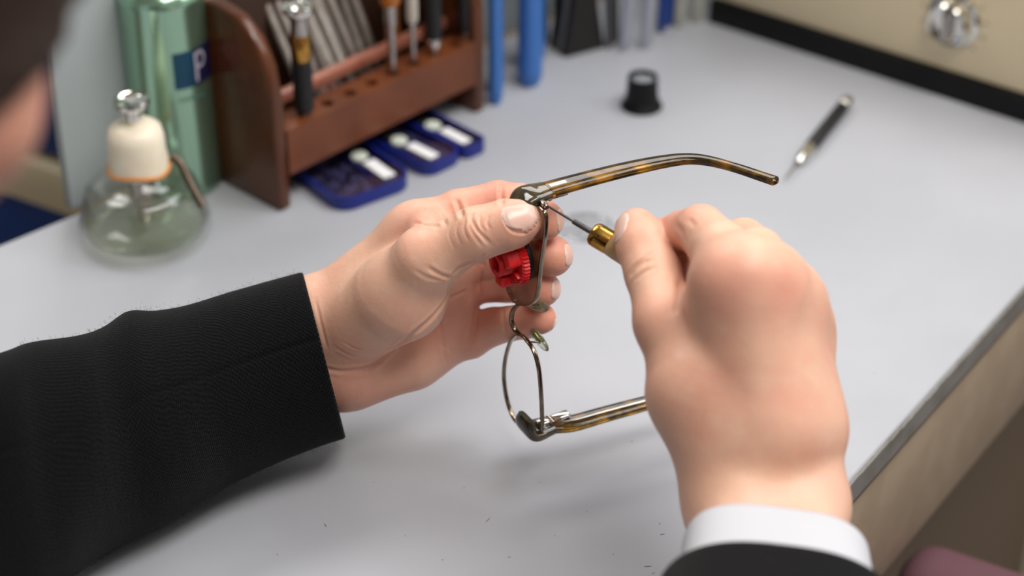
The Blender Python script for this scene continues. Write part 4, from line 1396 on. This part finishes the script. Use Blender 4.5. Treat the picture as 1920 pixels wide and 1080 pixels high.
bcone(bf, bd, sR, eRt, .042, .034); bcone(bf, bd, eRt, wRt, .030, .022)
ch2 = [r[0] for r in rings[11:]] + [tuple(sL)]
for p, q in zip(ch2, ch2[1:]): bcone(bf, bd, p, q, .025, .028, .008)
for i, (p, q) in enumerate(zip(chainL, chainL[1:])):
    bcone(bf, bd, p, q, .015 + .001 * i, .016 + .001 * i, .008)
bcone(bf, bd, sh_m - fwd * .01, hc - hU * .07 - hF * .02, .056, .052, .03)
BV, BQ = surface(bd, bf.lo, bf.vox)
BV = relax(BV, BQ, 2)
hfld = Field(np.array(hc) - .17, np.array(hc) + .17, .0032)
hd = np.full(hfld.n, 1.0, np.float32)
def hp_(r, f, u): return hc + hR * r + hF * f + hU * u
bcone(hfld, hd, hp_(0, -.032, .012), hp_(0, .022, .018), .074, .070, .03)
skull = hd.copy()
bcone(hfld, hd, hp_(0, .030, -.02), hp_(0, .045, -.082), .058, .034, .025)
for s_ in (-1, 1):
    bcone(hfld, hd, hp_(s_ * .045, .05, -.03), hp_(s_ * .04, .045, -.05), .026, .022, .02)
    bcone(hfld, hd, hp_(s_ * .015, .088, .018), hp_(s_ * .045, .076, .016), .008, .008, .012)
    bcone(hfld, hd, hp_(s_ * .074, -.006, .006), hp_(s_ * .071, -.001, -.026), .011, .007, .005, (hR, .55))
    bcone(hfld, hd, hp_(s_ * .0095, .092, -.032), hp_(s_ * .0095, .096, -.034), .008, .008, .006)
bcone(hfld, hd, hp_(0, .088, .006), hp_(0, .106, -.030), .007, .010, .008)
bcone(hfld, hd, hp_(-.018, .083, -.056), hp_(.018, .083, -.056), .006, .006, .006)
bcone(hfld, hd, hp_(-.015, .081, -.065), hp_(.015, .081, -.065), .007, .007, .006)
bcone(hfld, hd, hp_(0, .072, -.092), hp_(0, .070, -.090), .017, .017, .015)
bcone(hfld, hd, hp_(0, -.03, -.05), hp_(0, -.02, -.13), .053, .054, .03)
for s_ in (-1, 1):                                             # eye sockets, mouth line
    sl, d = hfld.cone(hp_(s_ * .032, .092, -.004), hp_(s_ * .034, .088, -.004), .012, .012); hd[sl] = -smin(-hd[sl], d, .008)
sl, d = hfld.cone(hp_(-.02, .091, -.0605), hp_(.02, .091, -.0605), .0018, .0018); hd[sl] = -smin(-hd[sl], d, .003)
HV, HQ = surface(hd, hfld.lo, hfld.vox)
HV = relax(HV, HQ, 2)

person = thing('person', 'person in dark jacket and white shirt cuff repairing spectacles at the bench', 'person', Vector((pel.x, pel.y, 0)))
Vs = [LV, RV, HV, BV]; Qs = [LQ, RQ, HQ, BQ]
tint = [LT, RT, np.tile(np.array([.3, 0, .25, 1], np.float32), (len(HV), 1)), np.tile(np.array([0, 0, 0, 1], np.float32), (len(BV), 1))]
off = np.cumsum([0] + [len(v) for v in Vs[:-1]])
me = qmesh('body', np.concatenate(Vs), np.concatenate([q + o for q, o in zip(Qs, off)]))
ca = me.color_attributes.new('tint', 'FLOAT_COLOR', 'POINT')
ca.data.foreach_set('color', np.concatenate(tint).ravel())
body = obj('body', me, m_skin, person, ang=None)

# nails
lb = bvh_of(LV, LQ); rb = bvh_of(RV, RQ)
ax = TT[0] - TI[0]
nail(lb, U(977, 406, dl(404, -.03)), ax, toC * .86 + IY * .45 + IX * .05, .0160, .0128, body)
for ch, n_, w_ in ((I_, IX * .95 + toC * .15 + IY * .05, .0105), (D_, IX * .86 + toC * .5 + IY * .05, .0108), (R_, IX * .97 + toC * .22 - IY * .05, .0098), (K_, IX * .8 - IY * .3 - toC * .2, .0085)):
    a_ = (ch[-1][0] - ch[-2][0]).normalized()
    a_ = (a_ - IX * .35).normalized() if ch is not K_ else a_
    nail(lb, ch[-1][0] + a_ * .0012, a_, n_, .0115, w_, body)
ax = rTT[0] - rTa[0]
nail(rb, rTT[0] - ax.normalized() * .0015, ax, toC * .55 - IX * .85 + IY * .1, .0135, .0120, body, m=m_nail)
for ch in (rI, rD, rR, rK):
    a_ = ch[-1][0] - ch[-2][0]
    n_ = (ch[-2][0] - ch[-3][0]).cross(a_).cross(a_) * -1
    nail(rb, ch[-1][0], a_, n_ if n_.length > 1e-9 else -toC, .010, .009, body)
for s_ in (-1, 1):                                             # eyes
    bm = BM(); bmesh.ops.create_uvsphere(bm, u_segments=20, v_segments=14, radius=.0118, matrix=Matrix.Translation(hp_(s_ * .032, .0765, -.004)))
    e_ = obj('eye', bm, mat('eye_white', (226, 222, 216), .15), body)
    bm = BM(); add_lathe(bm, zframe(hp_(s_ * .032, .0875, -.0045), hp_(s_ * .0318, .0885, -.005)), [(0, .0012), (.003, .001), (.0055, .0002), (.0055, -.001)], 20, False)
    obj('iris', bm, mat('eye_iris', (46, 30, 20), .1), person)
    bm = BM(); add_tube(bm, [Vector(p) for p in spline([tuple(hp_(s_ * x, f, u)) for x, f, u in ((.013, .095, .018), (.03, .093, .025), (.05, .080, .019))], 5)], [.0022] * 5 + [.0028] * 5 + [.0012], 8, flat=.6)
    obj('eyebrow', bm, mat('brow_hair', (30, 20, 15), .7), person)
# hair
X, Y, Z = np.meshgrid(*hfld.ax, indexing='ij')
rel = [X - hc.x, Y - hc.y, Z - hc.z]
df = sum(r * c for r, c in zip(rel, hF)); du = sum(r * c for r, c in zip(rel, hU)); dr = sum(r * c for r, c in zip(rel, hR))
strand = .0012 * np.sin(dr * 700 + 40 * df) + .001 * np.sin(dr * 1500 + du * 300)
hair = np.maximum(np.minimum(skull, hd + .004) - .009 - strand, -(du + .072 - np.clip(df * 1.15, -.03, .115)))
V_, Q_ = surface(hair.astype(np.float32), hfld.lo, hfld.vox)
me = qmesh('hair', relax(V_, Q_, 1), Q_)
obj('hair', me, mat('dark_hair', (36, 24, 18), .5, noise=(300, (52, 34, 24), 4, .4, .7)), person, ang=None)

# ---------------------------------------------------------------- clothes
def cloth_material():
    m = bpy.data.materials.new('charcoal_wool')
    m.use_nodes = True
    N, Lk = m.node_tree.nodes, m.node_tree.links
    b = N['Principled BSDF']
    b.inputs['Roughness'].default_value = .95
    b.inputs['Specular IOR Level'].default_value = .1
    b.inputs['Sheen Weight'].default_value = .05
    b.inputs['Sheen Roughness'].default_value = .5
    uv = N.new('ShaderNodeUVMap'); uv.uv_map = 'weave'
    sp3 = N.new('ShaderNodeSeparateXYZ'); Lk.new(uv.outputs['UV'], sp3.inputs[0])
    def sinw(src, k, ph):
        a = N.new('ShaderNodeMath'); a.operation = 'MULTIPLY_ADD'; a.inputs[1].default_value = k; a.inputs[2].default_value = ph; Lk.new(src, a.inputs[0])
        s_ = N.new('ShaderNodeMath'); s_.operation = 'SINE'; Lk.new(a.outputs[0], s_.inputs[0]); return s_.outputs[0]
    # basket weave from two crossed waves given in metres on the cloth
    k = 2 * math.pi / .0020
    p = N.new('ShaderNodeMath'); p.operation = 'MULTIPLY'
    Lk.new(sinw(sp3.outputs[0], k, 0), p.inputs[0]); Lk.new(sinw(sp3.outputs[1], k, 0), p.inputs[1])
    tc = N.new('ShaderNodeTexCoord')
    n = N.new('ShaderNodeTexNoise'); n.inputs['Scale'].default_value = 900; n.inputs['Detail'].default_value = 4; Lk.new(tc.outputs['Object'], n.inputs['Vector'])
    s2 = N.new('ShaderNodeMath'); s2.operation = 'MULTIPLY_ADD'; Lk.new(p.outputs[0], s2.inputs[0]); s2.inputs[1].default_value = .35; Lk.new(n.outputs['Fac'], s2.inputs[2])
    r = N.new('ShaderNodeValToRGB'); r.color_ramp.elements[0].position = .25; r.color_ramp.elements[1].position = .95
    r.color_ramp.elements[0].color = s2l((4, 4, 5)); r.color_ramp.elements[1].color = s2l((18, 19, 22))
    Lk.new(s2.outputs[0], r.inputs[0]); Lk.new(r.outputs[0], b.inputs['Base Color'])
    bp = N.new('ShaderNodeBump'); bp.inputs['Strength'].default_value = .6; bp.inputs['Distance'].default_value = .0007
    Lk.new(s2.outputs[0], bp.inputs['Height']); Lk.new(bp.outputs['Normal'], b.inputs['Normal'])
    return m
m_wool = cloth_material()


def loft(name, rings, m, parent, seg=72, thick=.0015, groove=None, wr=None, fold_in=.02, sq=.88):
    """rings: list of (centre, u half vector, v half vector); first ring is the open cuff. Returns object with a 'weave' UV in metres"""
    R_ = [np.array([list(c) + list(u) + list(v)]).ravel() for c, u, v in rings]
    S = spline(R_, 6)
    n = len(S)
    V = np.zeros((n + 3, seg + 1, 3), np.float32); UVs = np.zeros((n + 3, seg + 1, 2), np.float32)
    run = 0
    th = np.linspace(0, 2 * math.pi, seg + 1)
    for i, q in enumerate(S):
        c, u, v = q[:3], q[3:6], q[6:9]
        if i: run += np.linalg.norm(c - S[i - 1][:3])
        per = 2 * math.pi * (np.linalg.norm(u) + np.linalg.norm(v)) / 2
        rad = np.ones(seg + 1)
        if wr: rad = rad + wr(run, th)
        if groove: rad = rad - groove(run, th)
        V[i + 3] = c + rad[:, None] * ((np.sign(np.cos(th)) * np.abs(np.cos(th)) ** sq)[:, None] * u + (np.sign(np.sin(th)) * np.abs(np.sin(th)) ** sq)[:, None] * v)
        UVs[i + 3, :, 0] = run; UVs[i + 3, :, 1] = th / (2 * math.pi) * round(per / .0020) * .0020
    c0_, ax_ = S[0][:3], (S[1][:3] - S[0][:3]); ax_ = ax_ / np.linalg.norm(ax_)
    rim = V[3] - c0_
    V[2] = c0_ + rim * .985 - ax_ * thick * .8
    V[1] = c0_ + rim * .955 - ax_ * thick * .3
    V[0] = c0_ + rim * .93 + ax_ * fold_in
    for k in range(3): UVs[k] = UVs[3] - (3 - k) * .0016 * np.array([1, 0])
    nn = n + 3
    idx = np.arange(nn * (seg + 1)).reshape(nn, seg + 1)
    Q = np.stack([idx[:-1, :-1], idx[1:, :-1], idx[1:, 1:], idx[:-1, 1:]], -1).reshape(-1, 4)
    me = qmesh(name, V.reshape(-1, 3), Q)
    uvl = me.uv_layers.new(name='weave')
    li = np.empty(len(me.loops), np.int32); me.loops.foreach_get('vertex_index', li)
    uvl.data.foreach_set('uv', UVs.reshape(-1, 2)[li].ravel())
    bm = bmesh.new(); bm.from_mesh(me)
    bmesh.ops.remove_doubles(bm, verts=bm.verts, dist=1e-7)
    bmesh.ops.recalc_face_normals(bm, faces=bm.faces[:]); bm.to_mesh(me); bm.free()
    return obj(name, me, m, parent, ang=None)


jf = Field((-.66, -.10, .42), (.26, .62, 1.16), .006)
jd = np.full(jf.n, 1.0, np.float32)
bcone(jf, jd, sh_m - ZV * .07, pel, .135, .145, .03)
bcone(jf, jd, sR, sL, .062, .062, .05)
bcone(jf, jd, sR, sR + (eRt - sR) * .35, .068, .062, .03); bcone(jf, jd, sL, sL + (eLf - sL) * .35, .068, .062, .03)
V_, Q_ = surface(jd, jf.lo, jf.vox)
me = qmesh('jacket', relax(V_, Q_, 3), Q_)
uvl = me.uv_layers.new(name='weave')
jacket = obj('jacket', me, m_wool, person, ang=None)

def wrL(run, th):
    f = np.clip((run - .03) / .05, 0, 1) * np.clip((.36 - run) / .05, 0, 1)
    return f * (.030 * np.sin(run * 62 + 1.8 * np.sin(th + .6) + .3) * np.clip(np.cos(th - .5), 0, 1) + .014 * np.sin(run * 118 + 3 * np.cos(th)) + .02 * np.exp(-((run - .062) / .018) ** 2) * np.cos(th * 2))
TH_SEAM = math.radians(279)
def groove(run, th):
    tc_ = math.radians(90) if False else TH_SEAM
    return .018 * np.exp(-((((th - tc_ + math.pi) % (2 * math.pi)) - math.pi) / .026) ** 2)
sleeveL = loft('sleeve', rings, m_wool, jacket, 360, groove=groove, wr=wrL)

# right sleeve and shirt cuff around the forearm axis
axr = ((rW1[0] + rW2[0]) / 2 - eRt).normalized()
latr = (rW2[0] - rW1[0]); latr = (latr - axr * latr.dot(axr)).normalized()
upr = latr.cross(axr); upr = upr if upr.z > 0 else -upr
def onax(px_y):
    """point of the forearm axis seen at photo row px_y"""
    lo, hi = -.1, .35
    wc = (rW1[0] + rW2[0]) / 2
    for _ in range(40):
        m_ = (lo + hi) / 2
        if proj(wc - axr * m_)[1] < px_y: lo = m_
        else: hi = m_
    return wc - axr * lo
cc = onax(1052) - latr * -.001
rc = [(cc - axr * (.002 + k * .022), latr * (.0365 + .001 * k), upr * (.0262 + .001 * k)) for k in range(4)]
cuff = loft('shirt_cuff', rc, mat('white_cotton', (190, 191, 197), .75, bump=(1500, .2, .0003)), person, 64, .0022, fold_in=.012, sq=.66)
cs = onax(1160)
rs_ = [(cs - axr * 0 + latr * .001, latr * .0455, upr * .0335), (cs - axr * .03, latr * .0475, upr * .037), (cs - axr * .08, latr * .051, upr * .043), (cs - axr * .14, latr * .055, upr * .05)]
for t in (.0, .35, .7, 1.0):
    c = eRt + (sR - eRt) * t
    d_ = (sR - eRt).normalized()
    u = d_.cross(upr).normalized()
    u = u if u.dot(latr) > 0 else -u
    v = d_.cross(u).normalized(); v = v if v.dot(upr) > 0 else -v
    rs_.append((c, u * .060, v * .060))
loft('sleeve', rs_, m_wool, jacket, 96, sq=.76)
# lint fibres standing off the left sleeve
mesh_ = sleeveL.data
nv = len(mesh_.vertices)
co = np.empty(nv * 3, np.float32); mesh_.vertices.foreach_get('co', co); co = co.reshape(-1, 3)
no = np.empty(nv * 3, np.float32); mesh_.vertices.foreach_get('normal', no); no = no.reshape(-1, 3)
mw = wmat(sleeveL)
bm = BM()
pick = rng.integers(361 * 4, int(nv * .62), 9000)
R3 = mw.to_3x3()
for i in pick:
    p = mw @ Vector(co[i] + rng.normal(0, .0012, 3)); q = R3 @ Vector(no[i])
    d_ = (q + Vector(rng.normal(0, .7, 3))).normalized() * rng.uniform(.0005, .0011)
    s_ = d_.orthogonal().normalized() * .00007
    bm.faces.new([bm.verts.new(x) for x in (p - q * .0004 - s_, p - q * .0004 + s_, p + d_)])
lint = obj('lint_fibre', bm, mat('wool_fibre', (30, 31, 34), .9), sleeveL, smooth=False); lint['kind'] = 'stuff'
